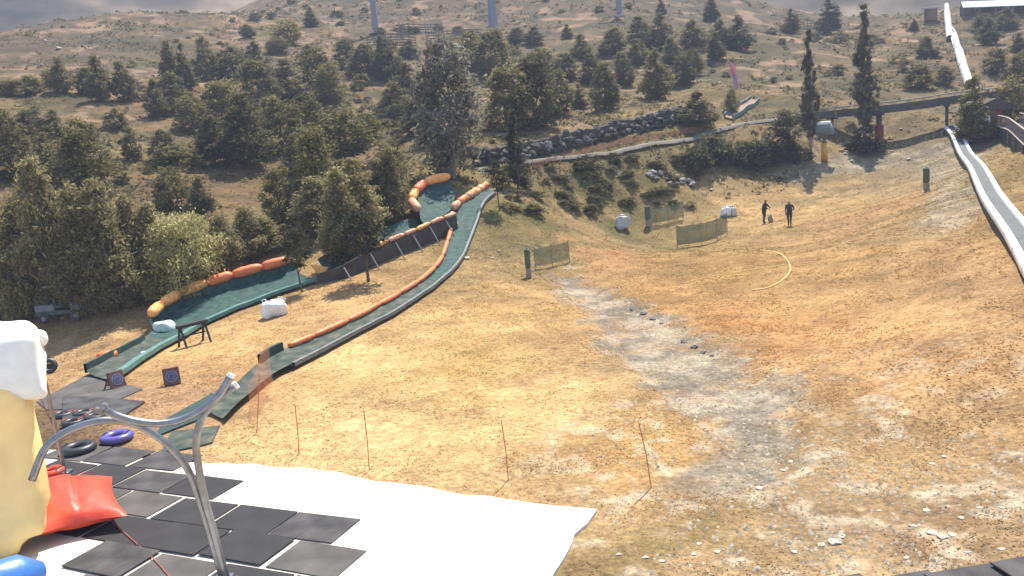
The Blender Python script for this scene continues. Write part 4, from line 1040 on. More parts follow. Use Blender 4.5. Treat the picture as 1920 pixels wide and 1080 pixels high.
for row in range(3):
    for k in range(64):
        s_ = (k + .5 * (row % 2) + rnd.uniform(-.2, .2)) * step; i = min(len(wp) - 1, int(np.searchsorted(L, s_)))
        if row == 2 and rnd.random() < .25: continue
        sz = step * rnd.choice([1.2, 1.6, 2.0, 2.6]) * rnd.uniform(.85, 1.15); q = wp[i] + Wn[i] * (row * .22 + rnd.uniform(-.1, .1)); z = wp[i][2] + .22 + row * .44
        o = link('boulder', BOUL[rnd.randrange(6) if rnd.random() < .985 else 6 + rnd.randrange(3)], bw)
        o.location = (q[0] - wp[60][0], q[1] - wp[60][1], z - wp[60][2]); o.scale = (sz, sz * .9, sz * rnd.uniform(.8, 1.2)); o.rotation_euler = (rnd.uniform(-.7, .7), rnd.uniform(-.7, .7), rnd.uniform(0, 6.28)); nst += 1
P = onto(smooth_path(Gs([(1000,318),(1080,296),(1150,275),(1220,262),(1290,250),(1340,238)]), 14))
rn = thing('orange_fence', 'faded reddish mesh fence slumped along the uphill side of the sled track', 'fence', P[7])
for k, q in enumerate(P):
    if k % 2 == 0: mb = MB(); mb.tube([q - (0, 0, .1), q + (rnd.uniform(-.06, .06), 0, .95)], .03, 6); mb.build('post', M_POSTW, rn)
for a, b in zip(P[:-1], P[1:]): net_panel(rn, a, b, .55, M_ONETD, sag=.12, ns=6, nv=3)
# teal edged upper chute
A = Gs([(1358,222),(1385,202),(1408,188)]); B = Gs([(1374,226),(1400,208),(1424,192)])
ch = thing('sled_chute', 'short brown chute with teal side boards above the sled track', 'chute', A[1])
rb = two_edge_ribbon(A, B, 12, 5, .15, .05); mb = MB(); mb.grid(rb); mb.build('chute_floor', mat('brown_chute_floor', (.24, .13, .08), .8, var=.3), ch, True)
for e in (0, -1): mb = MB(); mb.grid(edge_band(rb[:, e], .32, .08)); mb.build('side_board', mat('teal_board', (.13, .18, .18), .6, var=.2), ch)

# ------------------------------------------------------------------ bridge
M_BEAM = mat('bridge_timber', (.085, .078, .07), .85, var=.3, scale=3); M_RAIL = mat('bridge_rail', (.30, .28, .25), .7, var=.2)
M_DECK = mat('bridge_deck', (.20, .18, .155), .8, var=.25); M_REDPAD = mat('red_pad', (.30, .045, .04), .6, var=.2); M_COLU = mat('column_steel', (.13, .10, .09), .7, var=.25)
bpx = [(1500,214,91),(1560,207,90),(1645,199,88.5),(1720,190,88),(1800,178,88),(1870,171,88),(1960,160,88.5),(2060,150,89)]
bp_ = np.array([at_d(*q) for q in bpx]); bt = thing('footbridge', 'long dark footbridge on columns crossing the slope behind the poplars', 'bridge', (bp_[2][0], bp_[2][1], float(h(bp_[2][0], bp_[2][1]))))
path = smooth_path(bp_, 40)
T = np.gradient(path, axis=0); T[:, 2] = 0; T /= np.linalg.norm(T, axis=1)[:, None]; Nb = np.c_[-T[:, 1], T[:, 0], np.zeros(40)]
for s_ in (-1, 1):
    prof = [(-.09, -.02), (-.09, -.75), (.09, -.75), (.09, -.02), (-.09, -.02)]
    mb = MB(); mb.grid(np.stack([path + Nb * (s_ * .95 + a) + np.array([0, 0, b]) for a, b in prof], 1)); mb.build('side_beam', M_BEAM, bt)
    mb = MB(); mb.tube(path + Nb * s_ * .95 + np.array([0, 0, .28]), .05, 8); mb.build('hand_rail', M_RAIL, bt, True)
    for k in range(0, 40, 2):
        q = path[k] + Nb[k] * s_ * .95; mb = MB(); mb.bar(q - (0, 0, .1), q + (0, 0, .28), .05); mb.build('baluster', M_RAIL, bt)
for k in range(39):
    a, b = path[k], path[k + 1]; c = (a + b) / 2; mb = MB(); mb.box(c + (0, 0, -.10), (np.linalg.norm(b - a) * .96, 1.68, .06), frame(b - a)[:, [2, 0, 1]] , .005); mb.build('deck_plank', M_DECK, bt)
for px, py in [(1645,276),(1772,252),(1558,262)]:
    i = frac_at(path, px, 200); q = path[i].copy(); g = float(h(q[0], q[1]))
    mb = MB(); mb.tube([(q[0], q[1], g - .3), (q[0], q[1], q[2] - .7)], .26 if px == 1645 else .14, 14); c_ = mb.build('column', M_COLU, bt, True)
    mb = MB(); mb.box((q[0], q[1], q[2] - .82), (.5, 2.0, .2), rotz(math.atan2(T[i][1], T[i][0])), .02); mb.build('cap_beam', M_BEAM, bt)
    if px == 1645: mb = MB(); mb.tube([(q[0], q[1], g - .1), (q[0], q[1], g + 1.5)], .42, 16); mb.build('red_foot_pad', M_REDPAD, c_, True)

# ------------------------------------------------------------------ conveyor
M_BELT = mat('grey_conveyor_belt', (.075, .082, .078), .7, var=.2, scale=2); M_WHP = mat('white_metal_panel', (.74, .75, .74), .25, var=.05, spec=.8); M_SKIRT = mat('dark_skirt', (.07, .085, .07), .8, var=.2)
def conveyor(Cpx, halfw, nseg, t, lift=.45, edge=.42, jit=0.0, light=M_WHP):
    C = smooth_path(Gs(Cpx), nseg + 1); C = onto(C); z = C[:, 2].copy()
    for _ in range(6): z[1:-1] = (z[:-2] + 2 * z[1:-1] + z[2:]) / 4
    C[:, 2] = z + lift
    T = np.gradient(C, axis=0); T[:, 2] = 0; T /= np.linalg.norm(T, axis=1)[:, None]; Nn = np.c_[-T[:, 1], T[:, 0], np.zeros(len(C))]
    if Nn[len(C) // 2][0] > 0: Nn = -Nn
    mb = MB(); mb.grid(np.stack([C + Nn * u for u in (halfw, 0, -halfw)], 1)); mb.build('belt', M_BELT, t, True)
    for s_ in (1, -1):
        for k in range(nseg):
            a = C[[k, k + 1]]; n2 = Nn[[k, k + 1]]; a = a + (a[::-1] - a) * .012
            pr = [(halfw, .01), (halfw + .02, .09), (halfw + edge, .07), (halfw + edge + .02, .0), (halfw + edge + .02, -.12), (halfw, -.12), (halfw, .01)]
            j = rnd.uniform(-jit, jit)
            mb = MB(); mb.grid(np.stack([a + n2 * (s_ * (u + j)) + np.array([0, 0, dz]) for u, dz in pr], 1)); mb.build('edge_panel', light, t)
        mb = MB(); mb.grid(edge_band(C + Nn * s_ * (halfw + edge - .06) + np.array([0, 0, -.12]), .0, .04, lift + .4)); mb.build('side_skirt', M_SKIRT, t)
    return C
cv = thing('conveyor_lift', 'long carpet lift with grey belt between bright white side panels on the field', 'conveyor', G(1840, 360))
conveyor([(1781,244),(1797,270),(1820,312),(1857,374),(1905,446),(1962,536),(2034,650),(2104,770)], .25, 22, cv, .38, .25)
cu = thing('conveyor_lift', 'upper carpet lift with metal cover coloured white as sun glare climbing the hill beyond the footbridge', 'conveyor', G(1800, 110))
conveyor([(1818,166),(1808,136),(1797,100),(1786,64),(1776,34),(1766,4),(1758,-24)], .24, 18, cu, .45, .26, .0, mat('glare_white_cover', (.85, .86, .86), .18, var=.03, spec=1.0))  # sun glare off the galvanised cover is put into its white colour
Cc = onto(smooth_path(Gs([(1818,166),(1808,136),(1797,100),(1786,64),(1776,34),(1766,4),(1758,-24)]), 26), 0)
T = np.gradient(Cc, axis=0); T[:, 2] = 0; T /= np.linalg.norm(T, axis=1)[:, None]; Nn = np.c_[-T[:, 1], T[:, 0], np.zeros(26)]
for k in range(25):
    if 13 <= k <= 14: continue
    a = Cc[[k, k + 1]]; a = a + (a[::-1] - a) * .01; n2 = Nn[[k, k + 1]]; wdt = .50 + .06 * math.sin(k * 1.7)
    prof = [(wdt * math.cos(q), .55 + .55 * math.sin(q)) for q in np.linspace(0, math.pi, 9)]
    mb = MB(); mb.grid(np.stack([a + n2 * u + np.array([0, 0, dz]) for u, dz in prof], 1)); mb.build('cover_panel', MATS['glare_white_cover'], cu, True)

# ------------------------------------------------------------------ gallery with railings at the right edge
M_DKROOF = mat('dark_roof_boards', (.055, .048, .045), .8, var=.3); M_REDW = mat('red_hut_wall', (.26, .07, .06), .75, var=.25); M_WOOD = mat('grey_wood', (.17, .145, .125), .85, var=.3, scale=4); M_PALEW = mat('pale_wood_rail', (.42, .36, .29), .8, var=.2)
g0 = G(1858, 262); ga = thing('timber_walkway', 'timber walkway with slatted railings and a dark roofed red hut at its end', 'walkway', g0)
A = smooth_path(Gs([(1866,258),(1890,276),(1925,304),(1975,346)]), 26); A = onto(A); 
z = A[:, 2]; z[:] = np.linspace(z[0], z[-1], 26); A[:, 2] = z + .9
T = np.gradient(A, axis=0); T[:, 2] = 0; T /= np.linalg.norm(T, axis=1)[:, None]; Nn = np.c_[-T[:, 1], T[:, 0], np.zeros(26)]
if Nn[10][0] < 0: Nn = -Nn
for k in range(25):
    a, b = A[k], A[k + 1]; c = (a + b) / 2 + (Nn[k]) * .9; mb = MB(); mb.box(c, (np.linalg.norm(b - a) * .95, 1.7, .06), np.c_[T[k], Nn[k], np.cross(T[k], Nn[k])]); mb.build('deck_plank', M_WOOD, ga)
for off in (0, 1.8):
    for hz_, m2, rr in ((1.05, M_PALEW, .05), (.12, M_PALEW, .06)):
        mb = MB(); mb.tube(A + Nn * off + np.array([0, 0, hz_]), rr, 6); mb.build('rail', m2, ga)
    for k in range(0, 26):
        for sub in (0, .5):
            if k == 25 and sub: continue
            q = A[k] + (A[min(k + 1, 25)] - A[k]) * sub + Nn[k] * off; mb = MB(); mb.bar(q + (0, 0, .05), q + (0, 0, 1.05), .035, .07); mb.build('slat', M_WOOD, ga)
    for k in range(0, 26, 5):
        q = A[k] + Nn[k] * off; mb = MB(); mb.bar((q[0], q[1], h(q[0], q[1]) - .2), q + (0, 0, .05), .12); mb.build('post', M_WOOD, ga)
mb = MB(); mb.grid(edge_band(A + Nn * .15, -.03, .05, 1.1)); mb.build('under_skirt', M_BEAM, ga)
hc = A[0] + np.array([-.2, 1.6, -.7])
mb = MB(); mb.box(hc + (0, 0, .9), (2.2, 2.2, 2.6), None, .02); hw = mb.build('hut_wall', M_REDW, ga)
mb = MB(); q = hc + np.array([0, 0, 2.2]); w2, d2 = 2.0, 2.0
V = np.array([(-w2, -d2, 0), (w2, -d2, 0), (w2, d2, 0), (-w2, d2, 0), (0, -d2, 1.0), (0, d2, 1.0), (-w2, -d2, .12), (w2, -d2, .12), (w2, d2, .12), (-w2, d2, .12)]) + q
mb.add(V, [(0, 1, 2, 3), (6, 4, 5, 9), (7, 8, 5, 4), (0, 6, 7, 1), (6, 7, 4), (8, 9, 5), (1, 7, 8, 2), (2, 8, 9, 3), (3, 9, 6, 0)]); mb.build('hut_roof', M_DKROOF, ga)
mb = MB(); mb.box(hc + (-.3, -1.12, .6), (.9, .06, 1.9), None, .01); mb.build('hut_door', M_DKROOF, hw)
P = G(1851, 266); sg = thing('marker_post', 'white marker post with a rounded top beside the red hut', 'post', P)
mb = MB(); mb.tube([P - (0, 0, .1), P + (0, 0, 2.0)], .05, 8); mb.build('shaft', M_WOOD, sg, True)
mb = MB(); mb.puff(P + (0, 0, 1.75), (.42, .16, 1.05), rotz(-.3), .6, 16, 12); mb.build('white_plate', M_BAG, sg, True)
mb = MB(); mb.puff(P + (0.04, 0, .85), (.34, .16, .75), rotz(-.3), .6, 16, 12); mb.build('lower_plate', M_PINK, sg, True)

# ------------------------------------------------------------------ long shed, hut, pylons, flag, cannon
M_ROOFW = mat('glare_white_roof', (.80, .80, .80), .3, var=.03, spec=.8)  # white base colour stands in for sun glare on a metal roof
P = G(1862, 15); sd0 = math.hypot(P[0], P[1]); sh_ = thing('long_shed', 'long low shed with metal sheet roof coloured white as sun glare on the hilltop', 'shed', P)
a, b = at_d(1802, 9, sd0 - 2), at_d(1990, 2, sd0 + 2); ux = (b - a); LL = np.linalg.norm(ux); ux /= LL; uy = np.array([-ux[1], ux[0], 0]); uy /= np.linalg.norm(uy)
nseg = 6
for k in range(nseg):
    p0 = a + ux * LL * k / nseg; p1 = a + ux * LL * (k + .985) / nseg
    rows = np.array([[q + uy * o_ + np.array([0, 0, z_]) for o_, z_ in ((-1.6, -.75), (-1.6, -.65), (0, .55), (1.6, -.3), (1.6, -.4))] for q in (p0, p1)])
    mb = MB(); mb.grid(rows); mb.build('roof_sheet', M_ROOFW, sh_)
    mb = MB(); q = p0 + uy * -1.5; mb.bar((q[0], q[1], h(q[0], q[1]) - .3), q + (0, 0, -.7), .18); mb.build('post', M_WOOD, sh_)
cm = (a + b) / 2; zb = float(h(cm[0], cm[1])) - 1.5
for k in range(nseg):
    p0 = a + ux * LL * k / nseg; q = p0 + ux * LL / nseg / 2 + uy * 1.2; mb = MB(); hgt = q[2] - .3 - zb; mb.box((q[0], q[1], zb + hgt / 2), (LL / nseg * .97, .12, hgt), np.c_[ux, uy, (0, 0, 1)]); mb.build('wall_panel', M_WOOD, sh_)
P = G(1745, 38); hd0 = math.hypot(P[0], P[1]); ht = thing('hut', 'small brown hut with flat pinkish roof beside the top of the upper lift', 'hut', P)
sx = px_size(20, P); topz = at_d(1745, 16, hd0)[2]
mb = MB(); mb.box((P[0], P[1], (P[2] + topz) / 2 - .1), (sx * .85, sx * .8, topz - P[2]), None, .02); mb.build('wall', mat('brown_hut_wall', (.17, .12, .10), .8, var=.2), ht)
mb = MB(); mb.box((P[0], P[1], topz + .08), (sx * 1.15, sx * 1.1, .34), rotx(.08), .03); mb.build('roof', mat('pinkish_roof', (.45, .36, .34), .7), ht)
mb = MB(); mb.box((P[0] - .2, P[1] - sx * .4 - .02, P[2] + .9), (.8, .06, 1.8)); mb.build('door', mat('rusty_door', (.20, .11, .08), .8), ht)
M_PYL = mat('grey_pylon_steel', (.20, .215, .24), .6, var=.12)
def pylon(px, py, wpx, lb):
    P = G(px, py); r0 = px_size(wpx, P) / 2; H = 11.0; t = thing('lift_pylon', lb, 'pylon', P)
    mb = MB(); zz = np.linspace(-.3, H, 9); mb.tube([(P[0], P[1], P[2] + q) for q in zz], r0 * (1.25 - .5 * zz / H), 14); mb.build('mast', M_PYL, t, True)
    mb = MB(); mb.box((P[0], P[1], P[2] + .12), (r0 * 4, r0 * 4, .5), None, .03); mb.build('footing', mat('footing_concrete', (.38, .35, .31), .85), t)
    mb = MB(); mb.bar((P[0] - 2.4, P[1], P[2] + H), (P[0] + 2.4, P[1], P[2] + H), .35, .35); ca_ = mb.build('cross_arm', M_PYL, t)
    for s_ in (-1, 1):
        for k in range(4):
            mb = MB(); mb.torus((P[0] + s_ * 2.3, P[1] + (k - 1.5) * .55, P[2] + H + .35), .18, .07, frame((1, 0, 0)), 16, 6); mb.build('sheave', M_SKIRT, ca_, True)
    for k in range(22):
        mb = MB(); mb.bar((P[0] - r0 * 1.3 - .14, P[1] - .18, P[2] + .6 + k * .45), (P[0] - r0 * 1.3 - .14, P[1] + .18, P[2] + .6 + k * .45), .03); mb.build('rung', M_PYL, t)
pylon(705, 62, 10, 'slimmer grey lift pylon beside a small bush on the slope'); pylon(926, 58, 15, 'thick grey lift pylon behind the bushy trees'); pylon(1162, 32, 9, 'faint far lift pylon beside the pale scree patch')
P = G(1378, 186); fl = thing('feather_flag', 'narrow pink and purple feather flag above the sled track', 'flag', P)
H = px_size(74, P); zz = np.linspace(0, 1, 14)
cur = np.array([(P[0] - .55 * q ** 2.2, P[1], P[2] - .1 + q * H) for q in zz]); mb = MB(); mb.tube(cur, .035, 6); mb.build('pole', M_POSTW, fl, True)
rows = [];
for q in np.linspace(.28, .99, 14):
    c = np.array([P[0] - .55 * q ** 2.2, P[1], P[2] - .1 + q * H]); wq = .52 * min(1, (1.02 - q) * 6); rows.append([c + np.array([u * wq, .10 * math.sin(u * 4 + q * 8), -.12 * u]) for u in np.linspace(0.05, 1, 5)])
rows = np.array(rows); mb = MB(); mb.grid(rows[:8]); mb.build('lower_cloth', mat('purple_cloth', (.24, .15, .26), .8, trans=.3), fl, True)
mb = MB(); mb.grid(rows[7:]); mb.build('upper_cloth', mat('pink_cloth', (.42, .11, .20), .8, trans=.3), fl, True)
P = G(1546, 302); sc_ = thing('snow_cannon', 'snow cannon with grey drum and white hood on a yellow padded stand', 'snow cannon', P)
pm = lambda n_: px_size(n_, P)
mb = MB(); mb.tube([P - (0, 0, .2), P + (0, 0, pm(52))], pm(3.2), 10); mb.build('stand', M_COLU, sc_, True)
mb = MB(); mb.tube([P + (0, 0, .02), P + (0, 0, pm(33))], [pm(6), pm(5.5)], 14); mb.build('yellow_pad', mat('yellow_pad', (.55, .30, .05), .6, var=.15), sc_, True)
M_DRUM = mat('grey_drum', (.19, .21, .22), .5, var=.15)
dc = P + (pm(1), 0, pm(58)); ax = np.array([.75, -.55, .15]); ax /= np.linalg.norm(ax)
mb = MB(); mb.tube([dc - ax * .75, dc - ax * .55, dc + ax * .5, dc + ax * .65], [.42, .62, .56, .62], 20); mb.build('drum', M_DRUM, sc_, True)
mb = MB(); mb.torus(dc + ax * .66, .56, .07, frame(ax), 24, 8); mb.build('nozzle_ring', M_DRUM, sc_, True)
mb = MB(); mb.puff(dc + (-.05, 0, .58), (1.25, .9, .34), rotz(-.6), .5, 18, 10); mb.build('white_hood', M_BAG, sc_, True)
mb = MB(); mb.box(dc - ax * .2 + (0, 0, -.62), (.7, .5, .35), rotz(-.6), .03); mb.build('cradle', M_COLU, sc_)
for px, py, hpx in [(1568,258,58),]:
    P = G(px, py); mb = MB(); mb.tube([P - (0, 0, .2), P + (0, 0, px_size(hpx, P))], .05, 8); single(mb, 'pole', M_POSTW, 'thin bare pole between the two narrow poplars', 'pole', P)

# slat snow fences high on the slope
def slat_fence(px0, py0, px1, py1, lb, rows_=4):
    a, b = G(px0, py0), G(px1, py1); t = thing('snow_fence', lb, 'fence', (a + b) / 2); n_ = 9
    pts = onto(np.array([a + (b - a) * u for u in np.linspace(0, 1, n_)]))
    for q in pts: mb = MB(); mb.bar(q - (0, 0, .2), q + (0, 0, 1.9), .12); mb.build('post', M_WOOD, t)
    for k in range(rows_):
        for q, r2 in zip(pts[:-1], pts[1:]): mb = MB(); mb.bar(q + (0, -.08, .3 + k * .45), r2 + (0, -.08, .3 + k * .45), .05, .2); mb.build('slat', M_WOOD, t)
slat_fence(745, 66, 830, 62, 'grey slatted snow fence between the two grey pylons'); slat_fence(690, 88, 780, 84, 'grey slatted snow fence below the slim pylon'); slat_fence(800, 80, 905, 74, 'grey slatted snow fence in front of the thick pylon')
slat_fence(1495, 58, 1545, 56, 'short slatted snow fence between two dark conifers on the ridge')

# ------------------------------------------------------------------ people
M_PERSON = mat('person_surface', (.1, .1, .1), .8, attr='Col', var=.12, scale=12)
def person(P, H, pose, yaw_, label, cloth):
    J, E_, Rr = [], [], []
    def add(p, r, par=None):
        J.append(p); Rr.append(r * (1.16 if r > .04 else 1.0))
        if par is not None: E_.append((par, len(J) - 1))
        return len(J) - 1
    pose(add)
    me = bpy.data.meshes.new('body'); me.from_pydata(J, E_, []); o = bpy.data.objects.new('person', me); COL.objects.link(o)
    sm = o.modifiers.new('s', 'SKIN'); sm.use_smooth_shade = True
    for k, r in enumerate(Rr): me.skin_vertices[0].data[k].radius = (r, r)
    me.skin_vertices[0].data[0].use_root = True
    su = o.modifiers.new('d', 'SUBSURF'); su.levels = 1; su.render_levels = 1
    dg_ = bpy.context.evaluated_depsgraph_get(); m2 = bpy.data.meshes.new_from_object(o.evaluated_get(dg_)); bpy.data.objects.remove(o)
    n = len(m2.vertices); co = np.empty(n * 3); m2.vertices.foreach_get('co', co); co = co.reshape(-1, 3)
    a = m2.color_attributes.new('Col', 'FLOAT_COLOR', 'POINT'); a.data.foreach_set('color', np.c_[np.array([cloth(q) for q in co]), np.ones(n)].ravel())
    m2.materials.clear(); m2.materials.append(M_PERSON)
    t = bpy.data.objects.new('person', m2); COL.objects.link(t); t.location = [float(q) for q in P]; t.rotation_euler = (0, 0, yaw_); s_ = H / 1.76; t.scale = (s_, s_, s_)
    t['_o'] = [0, 0, 0]; return tag(t, label, 'person', None)
def hand(add, wrist, w, d, s_):
    d = np.array(d, float); d /= np.linalg.norm(d); side = np.cross(d, (0, 0, 1)); side = side / (np.linalg.norm(side) + 1e-6)
    w = np.array(w); p1 = add(tuple(w + d * .05), .030, wrist)
    for k, (o_, l_) in enumerate(((-.030, .062), (-.010, .075), (.010, .080), (.030, .070))):
        a_ = add(tuple(w + d * .10 + side * o_), .010, p1); b_ = add(tuple(w + d * (.10 + l_ * .6) + side * o_ + np.array([0, 0, -.02])), .009, a_); add(tuple(w + d * (.10 + l_ * .8) + side * o_ + np.array([0, 0, -.05])), .008, b_)
    a_ = add(tuple(w + d * .05 - side * .045 * s_ + np.array([0, 0, -.01])), .011, p1); add(tuple(w + d * .09 - side * .055 * s_ + np.array([0, 0, -.03])), .009, a_)
def body(add, lean=0.0, look=0.0, feet=((-.12, 0), (.12, 0)), arms=None, hipz=.92):
    f = lambda y, z: y + lean * max(0, z - hipz)
    pel = add((0, 0, hipz), .145); sp = add((0, f(0, 1.15), 1.15), .14, pel); chs = add((0, f(0, 1.36), 1.36), .165, sp); nk = add((0, f(0, 1.50), 1.50), .058, chs)
    nk2 = add((0, f(.015, 1.55), 1.555), .055, nk); hd = add((0, f(.02, 1.62), 1.63), .088, nk2); add((0, f(.025, 1.69), 1.70), .082, hd); add((0, f(.125, 1.63), 1.628), .022, hd)
    for s_ in (-1, 1): add((s_ * .088, f(.01, 1.63), 1.63), .02, hd)
    for s_, (fx, fy) in zip((-1, 1), feet):
        hp_ = add((s_ * .105, 0, hipz - .06), .10, pel); kn = add(((s_ * .105 + fx) / 2, fy / 2 + .04, .50), .066, hp_); cf = add((fx, fy * .9, .33), .062, kn); an = add((fx, fy, .085), .043, cf); add((fx * 1.05, fy + .14, .035), .036, an)
    for s_, (el, wr) in zip((-1, 1), arms):
        sh = add((s_ * .19, f(0, 1.42), 1.43), .066, chs); e_ = add(el, .046, sh); w_ = add(wr, .033, e_); hand(add, w_, wr, np.array(wr) - np.array(el), s_)
def cloth_a(q): return (.025, .028, .032) if q[2] > .92 and q[2] < 1.50 else ((.30, .19, .14) if q[2] > 1.50 and q[2] < 1.66 and q[1] > .16 else ((.03, .024, .02) if q[2] >= 1.5 else ((.045, .05, .045) if q[2] > .09 else (.03, .025, .02))))
def cloth_b(q): return (.03, .036, .05) if q[2] > .90 and q[2] < 1.50 and abs(q[0]) < .40 else ((.30, .19, .14) if q[2] >= 1.52 and q[2] < 1.66 and q[1] > .03 else ((.035, .028, .024) if q[2] >= 1.5 else ((.028, .03, .032) if q[2] > .09 else (.02, .02, .02))))
P = G(1433, 419); H = px_size(45, P)
pa = person(P, H, lambda add: body(add, .22, 0, ((-.13, .10), (.13, -.16)), (((-.24, .28, 1.16), (-.10, .46, 1.02)), ((.24, .26, 1.20), (.10, .44, 1.14)))), -1.25, 'person in dark clothes leaning forward with a long handled tool', cloth_a)
f_ = np.array([math.sin(1.25), math.cos(1.25), 0]); q = P + f_ * .62; q[2] = h(q[0], q[1])
tl = thing('rake', 'long pale handled rake held by the leaning person', 'rake', q)
mb = MB(); mb.tube([q + (0, 0, .02), q + (0, 0, .75) - f_ * .06, P + f_ * .45 + (0, 0, 1.35)], .022, 8); mb.build('handle', mat('pale_handle', (.60, .58, .52), .6), tl, True)
mb = MB(); sd_ = np.array([f_[1], -f_[0], 0]); mb.bar(q - sd_ * .25 + (0, 0, .06), q + sd_ * .25 + (0, 0, .06), .04); mb.build('head', M_COLU, tl)
for k in range(8):
    b_ = q + sd_ * (-.23 + k * .066); mb = MB(); mb.bar(b_ + (0, 0, .06), b_ + (0, 0, 0), .012); mb.build('tine', M_COLU, tl)
P = G(1481, 423); H = px_size(47, P)
person(P, H, lambda add: body(add, .03, 0, ((-.07, .03), (.09, -.02)), (((-.33, .02, 1.14), (-.16, .26, 1.12)), ((.27, -.04, 1.14), (.24, .06, .90)))), 2.6, 'person in dark clothes standing with one arm bent', cloth_b)
P = G(1445, 417); t = thing('sack', 'small tan sack on the grass beside the leaning person', 'sack', P); s_ = px_size(9, P)
mb = MB(); mb.puff(P + (0, 0, s_ * .62), (s_, s_ * .8, s_ * 1.3), None, .6, 16, 12, .12, 9); mb.build('sack_body', mat('tan_sackcloth', (.30, .23, .14), .9, var=.2, bump=.4), t, True)
mb = MB(); mb.puff(P + (0, 0, s_ * 1.35), (s_ * .45, s_ * .4, s_ * .4), None, .7, 12, 8, .05, 2); mb.build('tied_neck', MATS['tan_sackcloth'], t, True)

# ------------------------------------------------------------------ utility cart under the trees
P = G(122, 600); cz = thing('utility_cart', 'small dark utility cart with grey roof parked in tree shade', 'cart', P)
M_CART = mat('grey_cart_metal', (.16, .165, .175), .5, var=.15); s_ = 1.0; R = rotz(.12)
bx = lambda nm_, c, sz, m: (lambda mb: mb.build(nm_, m, cz))(MB().box(P + R @ np.array(c), sz, R, .03))
bx('chassis', (0, 0, .5), (2.3, 1.15, .22), M_SKIRT); bx('cargo_bed', (-.65, 0, .78), (.95, 1.15, .35), M_CART); bx('front_cowl', (.85, 0, .78), (.55, 1.1, .42), M_CART); bx('seat', (.05, 0, .80), (.5, 1.0, .18), M_SKIRT); bx('seat_back', (-.16, 0, 1.08), (.12, 1.0, .45), M_SKIRT); bx('roof', (.1, 0, 1.86), (1.35, 1.15, .07), mat('grey_cart_roof', (.30, .30, .31), .5)); bx('orange_box', (1.0, -.35, 1.12), (.36, .36, .42), mat('orange_plastic', (.55, .27, .09), .5))
for sx in (-.5, .66):
    for sy in (-.5, .5): mb = MB(); mb.tube([P + R @ np.array((sx, sy, .85)), P + R @ np.array((sx, sy, 1.84))], .025, 6); mb.build('roof_post', M_SKIRT, cz)
for sx in (-.75, .8):
    for sy in (-.58, .58):
        mb = MB(); mb.torus(P + R @ np.array((sx, sy, .28)), .19, .10, R @ frame((0, 1, 0)), 20, 8); w_ = mb.build('tyre', M_RUB, cz, True)
        mb = MB(); mb.tube([P + R @ np.array((sx, sy - .06, .28)), P + R @ np.array((sx, sy + .06, .28))], .12, 12); mb.build('rim', M_CART, w_)

# ------------------------------------------------------------------ loose stones
M_PALE = mat('pale_stone', (.44, .39, .31), .9, var=.2, scale=5, bump=.4, bscale=12); M_GREYS = mat('grey_stone', (.20, .185, .165), .9, var=.3, scale=4, bump=.5, bscale=10)
PST = [rock_mesh(60 + i, M_PALE, .6) for i in range(5)]; GST = [rock_mesh(80 + i, M_GREYS, .8) for i in range(5)]
def stone(px, py, wpx, lb, group, pool, fl=1.0):
    P = G(px, py); s_ = px_size(wpx, P); o = link('stone', rnd.choice(pool)); o.location = (P[0], P[1], P[2] + s_ * .12 * fl); o.scale = (s_, s_ * rnd.uniform(.6, .9), s_ * .7 * fl); o.rotation_euler = (0, 0, rnd.uniform(0, 6.28)); return tag(o, lb, 'stone', group)
stone(875, 485, 15, 'white stone beside the pale kerb of the long slide', None, PST)
for px, py, s_ in [(903,487,7),(924,484,8),(936,472,10),(1004,390,9),(1040,441,7),(962,397,5)]: stone(px, py, s_, 'small white stone on the green bank right of the slides', 'white stones on the bank', PST)
for px, py, s_ in [(1332,357,10),(1597,303,11),(1704,300,12),(1690,243,9),(1580,271,12),(1584,289,11),(1500,312,8),(1660,262,7),(1620,312,6),(1490,150,6),(1180,150,5)]: stone(px, py, s_, 'pale stone at the far end of the field', 'pale stones at the field end', PST)
for px, py, s_ in [(246,384,14),(110,92,14),(85,78,12),(300,270,9),(330,345,9),(280,22,8),(1350,156,10),(1330,152,8)]: stone(px, py, s_, 'pale rock lying among trees on the hillside', 'pale rocks on the hillside', PST)
for k in range(26):
    px = rnd.uniform(1215, 1302); py = 328 + (px - 1215) * .26 + rnd.uniform(-8, 8); stone(px, py, rnd.uniform(9, 22), 'rough grey rock in the rocky outcrop of the bank', 'rocks of the bank outcrop', GST, 1.2)
for px, py, s_ in [(1562,1018,44),(1578,1006,30),(1540,1022,26),(1766,1008,40),(1748,1000,34),(1786,1002,26),(1712,986,24),(1738,957,24),(1802,972,22),(1482,866,22),(1467,882,20),(1424,917,26),(1770,856,18),(1748,870,18),(1722,840,14),(1652,836,12),(1838,952,22),(1880,952,20),(1878,1030,22),(1815,1036,24),(1700,1046,22),(1490,1036,22),(1345,1036,24),(1390,1052,22),(1300,1040,20),(1210,1046,26),(1240,1052,20),(1160,1040,22),(1450,1000,16),(1650,958,16),(1660,912,10),(1807,914,10),(1330,770,10),(1395,795,12),(1370,820,10),(1310,1020,16)]:
    stone(px, py, s_ * .8, 'flat pale stone half sunk in the dry foreground ground', 'flat pale stones in the foreground', PST, .45)
for px, py, s_ in [(1186,582,14),(1205,590,18),(1224,600,18),(1240,607,12),(1282,643,16),(1300,652,20),(1318,662,18),(1335,668,12)]: stone(px, py, s_, 'grey stone along the broken edge of the gravel strip', 'stones at the gravel edge', GST, 1.1)

